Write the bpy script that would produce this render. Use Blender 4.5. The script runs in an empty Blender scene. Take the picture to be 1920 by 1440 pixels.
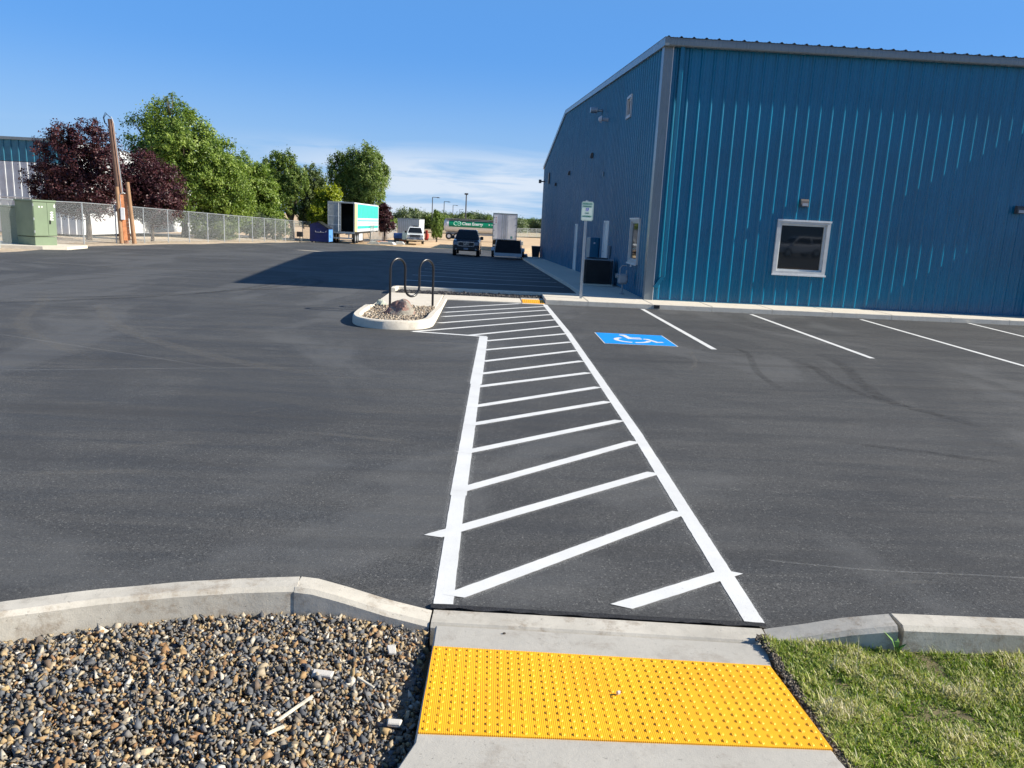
import bpy, math, random
import numpy as np
from mathutils import Vector, Matrix, noise
R_ = math.radians
SC = bpy.context.scene
COL = SC.collection
rng = np.random.default_rng(7)
random.seed(7)

# ------------------------------------------------------------ camera
F = 1442.0; CH = 1.9
d1 = np.array([912-960., -(415-720.), F]); Yv = d1/np.linalg.norm(d1)
d2 = np.array([1912-960., -(415+48.9-720.), F])
Uv = np.cross(d2, d1); Uv /= np.linalg.norm(Uv)
if Uv[1] < 0: Uv = -Uv
Xv = np.cross(Yv, Uv); Xv = Xv if Xv[0] > 0 else -Xv
RM = np.array([Xv, Yv, Uv])
cam = bpy.data.cameras.new("camera"); camo = bpy.data.objects.new("camera", cam); COL.objects.link(camo)
cam.sensor_width = 36; cam.lens = 36*F/1920; cam.clip_end = 3000; cam.clip_start = .05
mw = Matrix.Identity(4)
for i in range(3):
    mw[i][0] = RM[i][0]; mw[i][1] = RM[i][1]; mw[i][2] = -RM[i][2]
mw[2][3] = CH
camo.matrix_world = mw
SC.camera = camo

# ------------------------------------------------------------ light
SUN = Vector((11.3, -1.05, 6.78)).normalized()
world = bpy.data.worlds.new("World"); SC.world = world; world.use_nodes = True
wn = world.node_tree; wn.nodes.clear()
sky = wn.nodes.new('ShaderNodeTexSky'); sky.sky_type = 'NISHITA'; sky.sun_disc = False
sky.sun_elevation = math.asin(SUN.z); sky.sun_rotation = math.atan2(SUN.x, SUN.y)
sky.altitude = 700; sky.air_density = 1.0; sky.dust_density = .1; sky.ozone_density = 4.0
bg = wn.nodes.new('ShaderNodeBackground'); bg.inputs[1].default_value = .09
wo = wn.nodes.new('ShaderNodeOutputWorld')
# thin cirrus low in the sky
tc = wn.nodes.new('ShaderNodeTexCoord')
sep = wn.nodes.new('ShaderNodeSeparateXYZ'); wn.links.new(tc.outputs['Generated'], sep.inputs[0])
mp = wn.nodes.new('ShaderNodeMapping'); mp.inputs['Scale'].default_value = (2.6, 2.6, 22); mp.inputs['Rotation'].default_value = (0, .06, 0); mp.inputs['Location'].default_value = (.35, 0, .2)
wn.links.new(tc.outputs['Generated'], mp.inputs[0])
cn = wn.nodes.new('ShaderNodeTexNoise'); cn.inputs['Scale'].default_value = 1.8; cn.inputs['Detail'].default_value = 9; cn.inputs['Roughness'].default_value = .55; cn.inputs['Distortion'].default_value = .5
wn.links.new(mp.outputs[0], cn.inputs['Vector'])
cr = wn.nodes.new('ShaderNodeMapRange'); cr.inputs[1].default_value = .45; cr.inputs[2].default_value = .60; wn.links.new(cn.outputs[0], cr.inputs[0])
def wmap(a, b, c, d, src):
    m = wn.nodes.new('ShaderNodeMapRange'); m.interpolation_type = 'SMOOTHSTEP'
    for k, v in enumerate((a, b, c, d)): m.inputs[k+1].default_value = v
    wn.links.new(src, m.inputs[0]); return m.outputs[0]
def wmul(a, b):
    m = wn.nodes.new('ShaderNodeMath'); m.operation = 'MULTIPLY'; wn.links.new(a, m.inputs[0])
    if isinstance(b, float): m.inputs[1].default_value = b
    else: wn.links.new(b, m.inputs[1])
    return m.outputs[0]
zz = sep.outputs[2]
fac = wmul(wmul(wmul(cr.outputs[0], wmap(.10, .055, 0, 1, zz)), wmap(-.35, -.1, .15, 1, sep.outputs[0])), .85)
mixc = wn.nodes.new('ShaderNodeMixRGB'); mixc.inputs[2].default_value = (4.6, 5.1, 5.8, 1)
hsv = wn.nodes.new('ShaderNodeHueSaturation'); hsv.inputs['Saturation'].default_value = 1.1
hsv.inputs['Value'].default_value = 1.0
wn.links.new(sky.outputs[0], hsv.inputs['Color'])
wn.links.new(fac, mixc.inputs[0]); wn.links.new(hsv.outputs[0], mixc.inputs[1])
def skymix(src, f, col):
    h = wn.nodes.new('ShaderNodeMixRGB'); h.inputs[2].default_value = (*col, 1); wn.links.new(f, h.inputs[0]); wn.links.new(src, h.inputs[1]); return h.outputs[0]
c_ = skymix(hsv.outputs[0], wmap(.42, .22, .0, .75, zz), (.62, 2.1, 5.2))
c_ = skymix(c_, wmap(.20, .0, 0, .9, zz), (2.3, 3.6, 5.2))
wn.links.new(c_, mixc.inputs[1])
wn.links.new(mixc.outputs[0], bg.inputs[0]); wn.links.new(bg.outputs[0], wo.inputs[0])
sl = bpy.data.lights.new("sun", 'SUN'); sl.energy = 5.0; sl.angle = R_(.5); sl.color = (1, .93, .80)
so = bpy.data.objects.new("sun", sl); COL.objects.link(so); so.rotation_euler = SUN.to_track_quat('Z', 'Y').to_euler()
SC.view_settings.view_transform = 'Standard'; SC.view_settings.look = 'None'
SC.view_settings.exposure = .88; SC.view_settings.gamma = 1
SC.render.engine = 'CYCLES'
SC.cycles.transparent_max_bounces = 24

# ------------------------------------------------------------ materials
def nt(name):
    m = bpy.data.materials.new(name); m.use_nodes = True; t = m.node_tree
    return m, t, t.nodes['Principled BSDF']
def N(t, typ, **kw):
    n = t.nodes.new(typ)
    for k, v in kw.items():
        if k[0] == 'i': n.inputs[int(k[1:])].default_value = v
        else: setattr(n, k, v)
    return n
def noise_n(t, scale, detail=4, rough=.6, vec=None, stretch=None, dist=0):
    tcn = t.nodes.new('ShaderNodeTexCoord'); src = vec or tcn.outputs['Object']
    if stretch:
        mpn = t.nodes.new('ShaderNodeMapping'); mpn.inputs['Scale'].default_value = stretch
        t.links.new(src, mpn.inputs[0]); src = mpn.outputs[0]
    n = t.nodes.new('ShaderNodeTexNoise'); n.inputs['Scale'].default_value = scale; n.inputs['Detail'].default_value = detail
    n.inputs['Roughness'].default_value = rough; n.inputs['Distortion'].default_value = dist
    t.links.new(src, n.inputs['Vector']); return n.outputs[0]
def rmp(t, src, a, b, c=0., d=1.):
    m = t.nodes.new('ShaderNodeMapRange')
    for k, v in enumerate((a, b, c, d)): m.inputs[k+1].default_value = v
    t.links.new(src, m.inputs[0]); return m.outputs[0]
def mix(t, f, a, b, mode='MIX'):
    m = t.nodes.new('ShaderNodeMixRGB'); m.blend_type = mode
    for i, v in enumerate((f, a, b)):
        if isinstance(v, (int, float)): m.inputs[i].default_value = v
        elif isinstance(v, tuple): m.inputs[i].default_value = (*v[:3], 1)
        else: t.links.new(v, m.inputs[i])
    return m.outputs[0]
def mth(t, op, a, b=None):
    m = t.nodes.new('ShaderNodeMath'); m.operation = op
    for i, v in enumerate((a, b)):
        if v is None: continue
        if isinstance(v, (int, float)): m.inputs[i].default_value = v
        else: t.links.new(v, m.inputs[i])
    return m.outputs[0]
def bump(t, p, h, strength=.3, dist=.01, prev=None):
    b = t.nodes.new('ShaderNodeBump'); b.inputs['Strength'].default_value = strength; b.inputs['Distance'].default_value = dist
    t.links.new(h, b.inputs['Height'])
    if prev: t.links.new(prev, b.inputs['Normal'])
    t.links.new(b.outputs[0], p.inputs['Normal']); return b.outputs[0]
def mk(name, col, rough=.6, metal=0., var=.2, vs=3., bmp=0., bs=80., bd=.004, col2=None, spec=.5, stretch=None, coat=0):
    m, t, p = nt(name)
    c2 = col2 or tuple(c*(1-var) for c in col); c1 = col if col2 else tuple(min(1, c*(1+var*.5)) for c in col)
    if var or col2:
        n = noise_n(t, vs, 5, .65, stretch=stretch)
        c = mix(t, rmp(t, n, .35, .65), c1, c2); t.links.new(c, p.inputs['Base Color'])
        t.links.new(rmp(t, n, .3, .7, max(.02, rough*.85), min(1, rough*1.15)), p.inputs['Roughness'])
    else:
        p.inputs['Base Color'].default_value = (*col, 1); p.inputs['Roughness'].default_value = rough
    p.inputs['Metallic'].default_value = metal; p.inputs['Specular IOR Level'].default_value = spec
    if coat: p.inputs['Coat Weight'].default_value = coat; p.inputs['Coat Roughness'].default_value = .05
    if bmp: bump(t, p, noise_n(t, bs, 4, .7), bmp, bd)
    return m

def asphalt_mat():
    m, t, p = nt("asphalt")
    s1 = noise_n(t, .5, 5, .6, stretch=(.35, 1.6, 1), dist=.6)
    s2 = noise_n(t, 1.6, 6, .6, stretch=(.4, 2.6, 1), dist=.8)
    s3 = noise_n(t, .09, 3, .5, dist=.5)
    fine = noise_n(t, 150, 4, .8)
    c = mix(t, rmp(t, s1, .35, .68), (.046, .047, .049), (.069, .070, .071))
    c = mix(t, rmp(t, s2, .42, .75, 0, .45), c, (.104, .102, .100))
    c = mix(t, rmp(t, s3, .4, .62, 0, .5), c, (.075, .075, .074))
    c = mix(t, rmp(t, fine, .3, .7, .0, .85), mix(t, 1.0, c, (.45, .45, .46), 'MULTIPLY'), mix(t, 1.0, c, (1.9, 1.9, 1.85), 'MULTIPLY'))
    c = mix(t, rmp(t, noise_n(t, 48, 5, .8), .48, .7, 0, .6), c, (.026, .025, .025))
    tcn = t.nodes.new('ShaderNodeTexCoord')
    ag = t.nodes.new('ShaderNodeTexVoronoi'); ag.inputs['Scale'].default_value = 125; t.links.new(tcn.outputs['Object'], ag.inputs['Vector'])
    sx = t.nodes.new('ShaderNodeSeparateXYZ'); t.links.new(ag.outputs['Color'], sx.inputs[0])
    c = mix(t, rmp(t, sx.outputs[0], .0, 1., 0, 1), mix(t, 1., c, (.68, .68, .69), 'MULTIPLY'), mix(t, 1., c, (1.34, 1.34, 1.33), 'MULTIPLY'))
    c = mix(t, mth(t, 'MULTIPLY', mth(t, 'GREATER_THAN', sx.outputs[1], .975), .5), c, (.24, .235, .22))
    sw = noise_n(t, .22, 5, .6, stretch=(1, .5, 1), dist=2.5)
    c = mix(t, rmp(t, sw, .50, .58, 0, .42), c, (.118, .119, .118)); c = mix(t, rmp(t, sw, .44, .38, 0, .35), c, (.045, .046, .048))
    vo = t.nodes.new('ShaderNodeTexVoronoi'); vo.inputs['Scale'].default_value = 16; t.links.new(tcn.outputs['Object'], vo.inputs['Vector'])
    spk = mth(t, 'MULTIPLY', rmp(t, vo.outputs['Distance'], .07, .03), mth(t, 'GREATER_THAN', noise_n(t, 37, 1, .5), .62))
    c = mix(t, mth(t, 'MULTIPLY', spk, .55), c, (.42, .41, .38))
    # roller and paving lanes: long faint bands, some pale scuffs
    ln = noise_n(t, 1.0, 3, .5, stretch=(.06, 2.2, 1))
    c = mix(t, rmp(t, ln, .55, .68, 0, .35), c, (.048, .047, .046))
    sc = noise_n(t, .8, 8, .75, stretch=(.25, 3.2, 1), dist=1.5)
    c = mix(t, rmp(t, sc, .64, .76, 0, .5), c, (.15, .148, .14))
    t.links.new(c, p.inputs['Base Color'])
    t.links.new(rmp(t, s2, .3, .7, .62, .82), p.inputs['Roughness'])
    p.inputs['Specular IOR Level'].default_value = .2; p.inputs['Sheen Weight'].default_value = 0.
    b1 = bump(t, p, fine, .55, .004)
    bump(t, p, noise_n(t, 60, 4, .7), .3, .006, b1)
    return m
def concrete_mat(name, col, warm=.0, dirt=.25, bs=60):
    col = (col[0]*1.02, col[1]*.985, col[2]*.93)
    m, t, p = nt(name)
    n1 = noise_n(t, 2.2, 6, .65); n2 = noise_n(t, 14, 6, .7); n3 = noise_n(t, 180, 3, .7)
    c = mix(t, rmp(t, n1, .35, .65), col, tuple(v*(1-dirt*.7) for v in col))
    c = mix(t, rmp(t, n2, .5, .72, 0, .6), c, tuple(v*(1-dirt) for v in col))
    c = mix(t, rmp(t, n3, .3, .7, 0, .35), c, tuple(v*.62 for v in col))
    pit = rmp(t, noise_n(t, 38, 5, .8), .63, .70)
    st = noise_n(t, 3.5, 9, .82, dist=.15)
    c = mix(t, rmp(t, st, .52, .66, 0, dirt*2.2), c, (col[0]*.45, col[1]*.38, col[2]*.32))
    c = mix(t, mth(t, 'MULTIPLY', pit, .5), c, tuple(v*.35 for v in col))
    t.links.new(c, p.inputs['Base Color']); p.inputs['Roughness'].default_value = .85
    b = bump(t, p, n3, .35, .003); b = bump(t, p, n2, .25, .01, b)
    bump(t, p, mth(t, 'MULTIPLY', pit, -1.), .6, .006, b)
    return m
def paint_mat(name, col, edge=0., wear=.55):
    m, t, p = nt(name)
    n = noise_n(t, 200, 3, .7); n2 = noise_n(t, 24, 6, .8); n3 = noise_n(t, 3, 4, .6)
    c = mix(t, rmp(t, n3, .35, .7), col, tuple(v*.88 for v in col))
    c = mix(t, rmp(t, n, .55, .75, 0, wear*.8), c, tuple(v*.45 for v in col))
    c = mix(t, rmp(t, n2, .66, .74, 0, wear), c, tuple(v*.4+.02 for v in col))
    t.links.new(c, p.inputs['Base Color']); p.inputs['Roughness'].default_value = .6
    bump(t, p, n, .4, .003)
    return m
def attr_mat(name, stops, rough=.7, trans=0., bmp=0, bs=200, spec=.4, var=.25):
    m, t, p = nt(name)
    a = t.nodes.new('ShaderNodeAttribute'); a.attribute_name = 'rnd'
    rp = t.nodes.new('ShaderNodeValToRGB'); e = rp.color_ramp.elements
    while len(e) < len(stops): e.new(.5)
    for i, (pos, c) in enumerate(stops): e[i].position = pos; e[i].color = (*c, 1)
    t.links.new(a.outputs['Fac'], rp.inputs[0]); c = rp.outputs[0]
    if var: c = mix(t, rmp(t, noise_n(t, 45 if bmp else 1.5, 4, .6), .3, .7), c, mix(t, 1., c, (1-var, 1-var, 1-var), 'MULTIPLY'))
    t.links.new(c, p.inputs['Base Color']); p.inputs['Roughness'].default_value = rough; p.inputs['Specular IOR Level'].default_value = spec
    if bmp: bump(t, p, noise_n(t, bs, 3, .7), bmp, .003)
    if trans:
        tr = t.nodes.new('ShaderNodeBsdfTranslucent'); t.links.new(mix(t, 1., c, (1.2, 1.35, .7), 'MULTIPLY'), tr.inputs[0])
        mx = t.nodes.new('ShaderNodeMixShader'); mx.inputs[0].default_value = trans
        t.links.new(p.outputs[0], mx.inputs[1]); t.links.new(tr.outputs[0], mx.inputs[2])
        t.links.new(mx.outputs[0], t.nodes['Material Output'].inputs[0])
    return m
def glass_mat(name, col=(.012, .016, .018), rough=.03, ior=1.75):
    m, t, p = nt(name); p.inputs['Base Color'].default_value = (*col, 1); p.inputs['Roughness'].default_value = rough
    p.inputs['IOR'].default_value = ior; bump(t, p, noise_n(t, 1.5, 2, .5), .02, .02); return m
def wall_paint(name, col, fade=.16):
    m, t, p = nt(name)
    n1 = noise_n(t, .7, 4, .6); n2 = noise_n(t, 3, 6, .7, stretch=(3, 3, .25)); n3 = noise_n(t, 40, 4, .7)
    c = mix(t, rmp(t, n1, .35, .65), col, tuple(v*(1-fade) for v in col))
    c = mix(t, rmp(t, n2, .5, .75, 0, .3), c, tuple(v*.7+.012 for v in col))
    c = mix(t, rmp(t, n3, .72, .78, 0, .2), c, (.12, .2, .24))
    t.links.new(c, p.inputs['Base Color']); t.links.new(rmp(t, n2, .3, .7, .22, .34), p.inputs['Roughness']); p.inputs['Specular IOR Level'].default_value = .6
    b = bump(t, p, noise_n(t, 1.3, 3, .5, stretch=(1.6, 1.6, .5)), .12, .05)
    return m
def mesh_mat():
    m, t, p = nt("chain_link_wire")
    p.inputs['Base Color'].default_value = (.50, .53, .53, 1); p.inputs['Metallic'].default_value = .4; p.inputs['Roughness'].default_value = .45
    tcn = t.nodes.new('ShaderNodeTexCoord'); mp_ = t.nodes.new('ShaderNodeMapping'); mp_.inputs['Rotation'].default_value = (R_(45), 0, 0)
    t.links.new(tcn.outputs['Object'], mp_.inputs[0]); s = t.nodes.new('ShaderNodeSeparateXYZ'); t.links.new(mp_.outputs[0], s.inputs[0])
    def line(o):
        f = mth(t, 'FRACT', mth(t, 'MULTIPLY', o, 1/.05)); return mth(t, 'LESS_THAN', f, .10)
    msk = mth(t, 'MAXIMUM', line(s.outputs[1]), line(s.outputs[2]))
    tr = t.nodes.new('ShaderNodeBsdfTransparent'); mx = t.nodes.new('ShaderNodeMixShader')
    t.links.new(msk, mx.inputs[0]); t.links.new(tr.outputs[0], mx.inputs[1]); t.links.new(p.outputs[0], mx.inputs[2])
    t.links.new(mx.outputs[0], t.nodes['Material Output'].inputs[0]); return m
def soft_mat(name, col, amt, scale=6, stretch=None, wide=True):
    """thin wear film on the asphalt: strength fades to the edges of the ribbon through its own 'rnd' attribute"""
    m, t, p = nt(name)
    p.inputs['Base Color'].default_value = (*col, 1); p.inputs['Roughness'].default_value = .75; p.inputs['Specular IOR Level'].default_value = .2
    a = t.nodes.new('ShaderNodeAttribute'); a.attribute_name = 'rnd'
    n = noise_n(t, scale, 6, .75, stretch=stretch)
    f = mth(t, 'MULTIPLY', mth(t, 'MULTIPLY', a.outputs['Fac'], rmp(t, n, .35, .62)), amt)
    tr = t.nodes.new('ShaderNodeBsdfTransparent'); mx = t.nodes.new('ShaderNodeMixShader')
    t.links.new(f, mx.inputs[0]); t.links.new(tr.outputs[0], mx.inputs[1]); t.links.new(p.outputs[0], mx.inputs[2])
    t.links.new(mx.outputs[0], t.nodes['Material Output'].inputs[0]); return m

ASPH = asphalt_mat()
CONC = concrete_mat("old_concrete", (.56, .54, .49), dirt=.42)
CONCN = concrete_mat("fresh_concrete", (.68, .64, .56), dirt=.14)
PADC = concrete_mat("broom_concrete", (.46, .45, .42), dirt=.22)
DIRT = mk("dirt", (.50, .34, .19), .95, var=.25, vs=.6, bmp=.6, bs=9, bd=.05, col2=(.60, .44, .27))
STRAW = mk("dry_verge", (.62, .50, .36), .95, var=.4, vs=4, bmp=.8, bs=12, bd=.08, col2=(.35, .27, .18))
FIELD = mk("field", (.30, .27, .13), .95, vs=.05, col2=(.42, .28, .17))
EARTH = mk("earth", (.06, .048, .036), .95, vs=6, var=.4, bmp=.8, bs=30, bd=.03)
WHITEP = paint_mat("white_line_paint", (.68, .68, .66), wear=.8)
BLUEP = paint_mat("blue_marking_paint", (.0, .27, .78), wear=.25)
def tactile_mat():
    m, t, p = nt("yellow_tactile")
    tcn = t.nodes.new('ShaderNodeTexCoord'); s = t.nodes.new('ShaderNodeSeparateXYZ'); t.links.new(tcn.outputs['Object'], s.inputs[0])
    rid = mth(t, 'SINE', mth(t, 'MULTIPLY', s.outputs[0], 2*math.pi/.0075))
    n = noise_n(t, 5, 6, .7); n2 = noise_n(t, 70, 4, .7)
    c = mix(t, rmp(t, n, .35, .7), (1.0, .46, .004), (.90, .39, .004))
    c = mix(t, rmp(t, rid, .2, -1., 0, .3), c, (.62, .27, .006))
    c = mix(t, rmp(t, n2, .66, .75, 0, .4), c, (.35, .2, .05))
    t.links.new(c, p.inputs['Base Color']); p.inputs['Roughness'].default_value = .5
    bump(t, p, rid, .35, .0015); return m
YEL = tactile_mat()
BLUE = wall_paint("blue_metal_siding", (.0, .145, .262))
BLUETRIM = wall_paint("blue_trim", (.0, .135, .24))
GREYT = wall_paint("grey_trim", (.20, .235, .25), .15)
ROOFM = mk("galvanised_roof", (.42, .45, .46), .4, .5, var=.1)
WHITE = mk("white_enamel", (.74, .74, .72), .4, var=.08)
OFFW = mk("weathered_white", (.58, .60, .62), .5, var=.15, vs=1.2)
DARK = mk("dark_rubber", (.018, .018, .018), .75, var=.3)
BLACK = mk("black_paint", (.015, .015, .017), .3, var=.1)
BRONZE = mk("bronze_lamp_housing", (.10, .085, .075), .5)
GLASS = glass_mat("window_glass")
CGLASS = glass_mat("car_glass", (.01, .012, .014), .04, 1.5)
GALV = mk("galvanised_steel", (.50, .53, .54), .38, .6, var=.15, vs=5)
CHROME = mk("chrome", (.6, .6, .62), .15, 1, var=.05)
GREENC = mk("green_cabinet_paint", (.165, .22, .14), .45, var=.1, vs=2)
WOOD = mk("weathered_pole_wood", (.23, .135, .095), .9, var=.4, vs=5, bmp=.5, bs=14, bd=.01, stretch=(6, 6, .6))
POSTW = mk("post_wood", (.33, .195, .11), .85, var=.3, vs=5, stretch=(6, 6, .6))
BOARD = mk("orange_board", (.66, .27, .12), .8, var=.3, vs=4)
MESHM = mesh_mat()
DUMP = mk("dumpster_blue", (.002, .010, .10), .4, var=.25, vs=2)
TEAL = mk("teal_livery", (.03, .42, .36), .5, var=.12, vs=1)
CREAM = mk("cream_livery", (.72, .58, .26), .5, var=.1)
TRW = mk("trailer_white", (.66, .68, .70), .4, var=.16, vs=.8)
GREYD = mk("grey_door", (.36, .39, .39), .5, var=.2)
INTER = mk("dark_interior", (.03, .028, .025), .9)
TANKG = mk("tank_green", (.0, .20, .10), .4, var=.05)
CARD = mk("dark_blue_car_paint", (.005, .009, .024), .22, .3, var=.1, coat=.6)
CARW = mk("white_car_paint", (.72, .73, .74), .25, var=.04, coat=.5)
LENS = mk("headlamp_lens", (.35, .37, .40), .12, var=.1)
REDP = mk("red_paint", (.42, .03, .02), .5)
BLUET = mk("blue_tarp", (.02, .08, .30), .6)
SIGNW = mk("sign_face", (.60, .70, .62), .5, var=.05)
SIGNG = mk("sign_green", (.02, .20, .10), .5, var=.05)
SIGNB = mk("sign_blue", (.01, .07, .42), .5, var=.05)
TEXTW = mk("lettering_white", (.8, .8, .8), .5, var=.04)
TEXTM = mk("lettering_mint", (.45, .85, .70), .5, var=.04)
METER = mk("meter_grey", (.28, .31, .33), .5, var=.15)
CONDM = mk("condenser_black", (.02, .022, .026), .5)
BARK = mk("bark", (.10, .075, .055), .95, var=.4, vs=6, bmp=.6, bs=20, bd=.02)
LAMPM = mk("lamp_pole_paint", (.05, .05, .055), .5)
CRUMB = mk("black_crumb_asphalt", (.018, .018, .02), .8, var=.4, vs=40, bmp=.9, bs=90, bd=.01)

# ------------------------------------------------------------ mesh helpers
def gz(x, y):
    y0 = 24+.72*min(max(-x, 0), 28)
    return max(-1.0, -.0205*max(0, y-y0))
class MB:
    def __init__(s): s.v = []; s.f = []
    def add(s, vs, fs):
        o = len(s.v); s.v += [tuple(map(float, v)) for v in vs]; s.f += [tuple(i+o for i in f) for f in fs]; return s
    def box(s, x0, x1, y0, y1, z0, z1, ch=0.):
        if ch:
            c = ch; vs = []; # chamfered box through 3 ring stack
            rings = [(c, z0), (0, z0+c), (0, z1-c), (c, z1)]
            for ins, z in rings:
                for (sx, sy) in ((0, 0), (1, 0), (1, 1), (0, 1)):
                    X = (x1-ins) if sx else (x0+ins); Y = (y1-ins) if sy else (y0+ins)
                    a = c if ins == 0 else 0
                    # two verts per corner
                    p1 = (X, Y + (a if sy == 0 else -a)); p2 = (X + (a if sx == 0 else -a), Y)
                    if (sx, sy) in ((0, 0), (1, 1)): vs += [(p1[0], p1[1], z), (p2[0], p2[1], z)]
                    else: vs += [(p2[0], p2[1], z), (p1[0], p1[1], z)]
            fs = []
            for r in range(3):
                for k in range(8):
                    a = r*8+k; b = r*8+(k+1) % 8; fs.append((a, b, b+8, a+8))
            fs.append(tuple(range(7, -1, -1))); fs.append(tuple(range(24, 32)))
            return s.add(vs, fs)
        vs = [(x0, y0, z0), (x1, y0, z0), (x1, y1, z0), (x0, y1, z0), (x0, y0, z1), (x1, y0, z1), (x1, y1, z1), (x0, y1, z1)]
        return s.add(vs, [(0, 3, 2, 1), (4, 5, 6, 7), (0, 1, 5, 4), (1, 2, 6, 5), (2, 3, 7, 6), (3, 0, 4, 7)])
    def prism(s, poly, a0, a1, axis='y'):
        """poly of 2-D points extruded along axis; axis x: (y,z); y: (x,z); z: (x,y)"""
        n = len(poly)
        def p(q, a): return {'x': (a, q[0], q[1]), 'y': (q[0], a, q[1]), 'z': (q[0], q[1], a)}[axis]
        vs = [p(q, a0) for q in poly]+[p(q, a1) for q in poly]
        fs = [(i, (i+1) % n, (i+1) % n+n, i+n) for i in range(n)]+[tuple(range(n))[::-1], tuple(range(n, 2*n))]
        return s.add(vs, fs)
    def loft(s, rings, cap=True):
        n = len(rings[0]); o = []
        for r in rings: o += r
        fs = []
        for k in range(len(rings)-1):
            for i in range(n): a = k*n+i; b = k*n+(i+1) % n; fs.append((a, b, b+n, a+n))
        if cap: fs += [tuple(range(n))[::-1], tuple(range((len(rings)-1)*n, len(rings)*n))]
        return s.add(o, fs)
    def tube(s, pts, r, n=10, cap=True):
        P = [Vector(p) for p in pts]; rs = r if isinstance(r, (list, tuple)) else [r]*len(P)
        rings = []; prevu = None
        for i, p in enumerate(P):
            d = (P[min(i+1, len(P)-1)]-P[max(i-1, 0)]).normalized()
            u = prevu if prevu else (Vector((0, 0, 1)) if abs(d.z) < .9 else Vector((1, 0, 0)))
            u = (u-d*u.dot(d)).normalized(); w = d.cross(u); prevu = u
            rings.append([tuple(p+(u*math.cos(2*math.pi*k/n)+w*math.sin(2*math.pi*k/n))*rs[i]) for k in range(n)])
        return s.loft(rings, cap)
    def cyl(s, c, r, h, axis='z', n=16, r2=None):
        d = {'x': (1, 0, 0), 'y': (0, 1, 0), 'z': (0, 0, 1)}[axis]; c = Vector(c)
        return s.tube([c, c+Vector(d)*h], [r, r2 if r2 is not None else r], n)
    def build(s, name, mat, parent=None, smooth=False, loc=None, cm=None):
        me = bpy.data.meshes.new(name); me.from_pydata(s.v, [], s.f); me.update()
        if cm is None:
            import bmesh
            b = bmesh.new(); b.from_mesh(me); bmesh.ops.recalc_face_normals(b, faces=b.faces); b.to_mesh(me); b.free()
        me.materials.append(mat)
        if smooth:
            me.polygons.foreach_set('use_smooth', [True]*len(me.polygons))
            try: me.set_sharp_from_angle(angle=R_(40))
            except Exception: pass
        o = bpy.data.objects.new(name, me); COL.objects.link(o)
        if parent: o.parent = parent
        if loc: o.location = loc
        return o
def np_mesh(name, V, Fc, mat, rnd=None, parent=None, k=3, smooth=False):
    me = bpy.data.meshes.new(name); V = np.asarray(V, np.float32); Fc = np.asarray(Fc, np.int32)
    me.vertices.add(len(V)); me.vertices.foreach_set('co', V.ravel())
    me.loops.add(Fc.size); me.loops.foreach_set('vertex_index', Fc.ravel())
    me.polygons.add(len(Fc)); me.polygons.foreach_set('loop_start', np.arange(0, Fc.size, k, dtype=np.int32))
    me.polygons.foreach_set('loop_total', np.full(len(Fc), k, np.int32))
    if smooth: me.polygons.foreach_set('use_smooth', np.ones(len(Fc), bool))
    me.update(calc_edges=True)
    if rnd is not None:
        a = me.attributes.new('rnd', 'FLOAT', 'POINT'); a.data.foreach_set('value', np.asarray(rnd, np.float32))
    me.materials.append(mat); o = bpy.data.objects.new(name, me); COL.objects.link(o)
    if parent: o.parent = parent
    return o
def tag(o, label, cat, group=None):
    o['label'] = label; o['category'] = cat
    if group: o['group'] = group
    return o
def thing(name, label, cat, loc=(0, 0, 0), rz=0., group=None):
    o = bpy.data.objects.new(name, None); COL.objects.link(o); o.location = loc; o.rotation_euler = (0, 0, rz)
    return tag(o, label, cat, group)
def struct(o, kind='structure'): o['kind'] = kind; return o
def copy_tree(o, parent=None):
    c = o.copy(); COL.objects.link(c)
    if parent: c.parent = parent
    for ch in list(o.children): copy_tree(ch, c)
    return c
def text(name, body, size, mat, parent, loc, rot=(R_(90), 0, 0), ext=.002, align='CENTER', sx=1., off=0.):
    cu = bpy.data.curves.new(name, 'FONT'); cu.body = body; cu.size = size; cu.extrude = ext; cu.align_x = align; cu.align_y = 'CENTER'; cu.offset = off
    cu.resolution_u = 3
    to = bpy.data.objects.new(name, cu); COL.objects.link(to)
    dg = bpy.context.evaluated_depsgraph_get(); me = bpy.data.meshes.new_from_object(to.evaluated_get(dg))
    bpy.data.objects.remove(to)
    me.name = name; me.materials.clear(); me.materials.append(mat)
    o = bpy.data.objects.new(name, me); COL.objects.link(o); o.parent = parent; o.location = loc; o.rotation_euler = rot; o.scale = (sx, 1, 1)
    return o
def polysheet(name, poly, z, mat):
    from mathutils.geometry import tessellate_polygon
    vs = [Vector((p[0], p[1], 0)) for p in poly]; tr = tessellate_polygon([vs])
    me = bpy.data.meshes.new(name); me.from_pydata([(p[0], p[1], z) for p in poly], [], [tuple(t) for t in tr])
    import bmesh
    b = bmesh.new(); b.from_mesh(me); bmesh.ops.recalc_face_normals(b, faces=b.faces)
    for f in b.faces:
        if f.normal.z < 0: f.normal_flip()
    b.to_mesh(me); b.free()
    me.materials.append(mat); o = bpy.data.objects.new(name, me); COL.objects.link(o); return o

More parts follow.
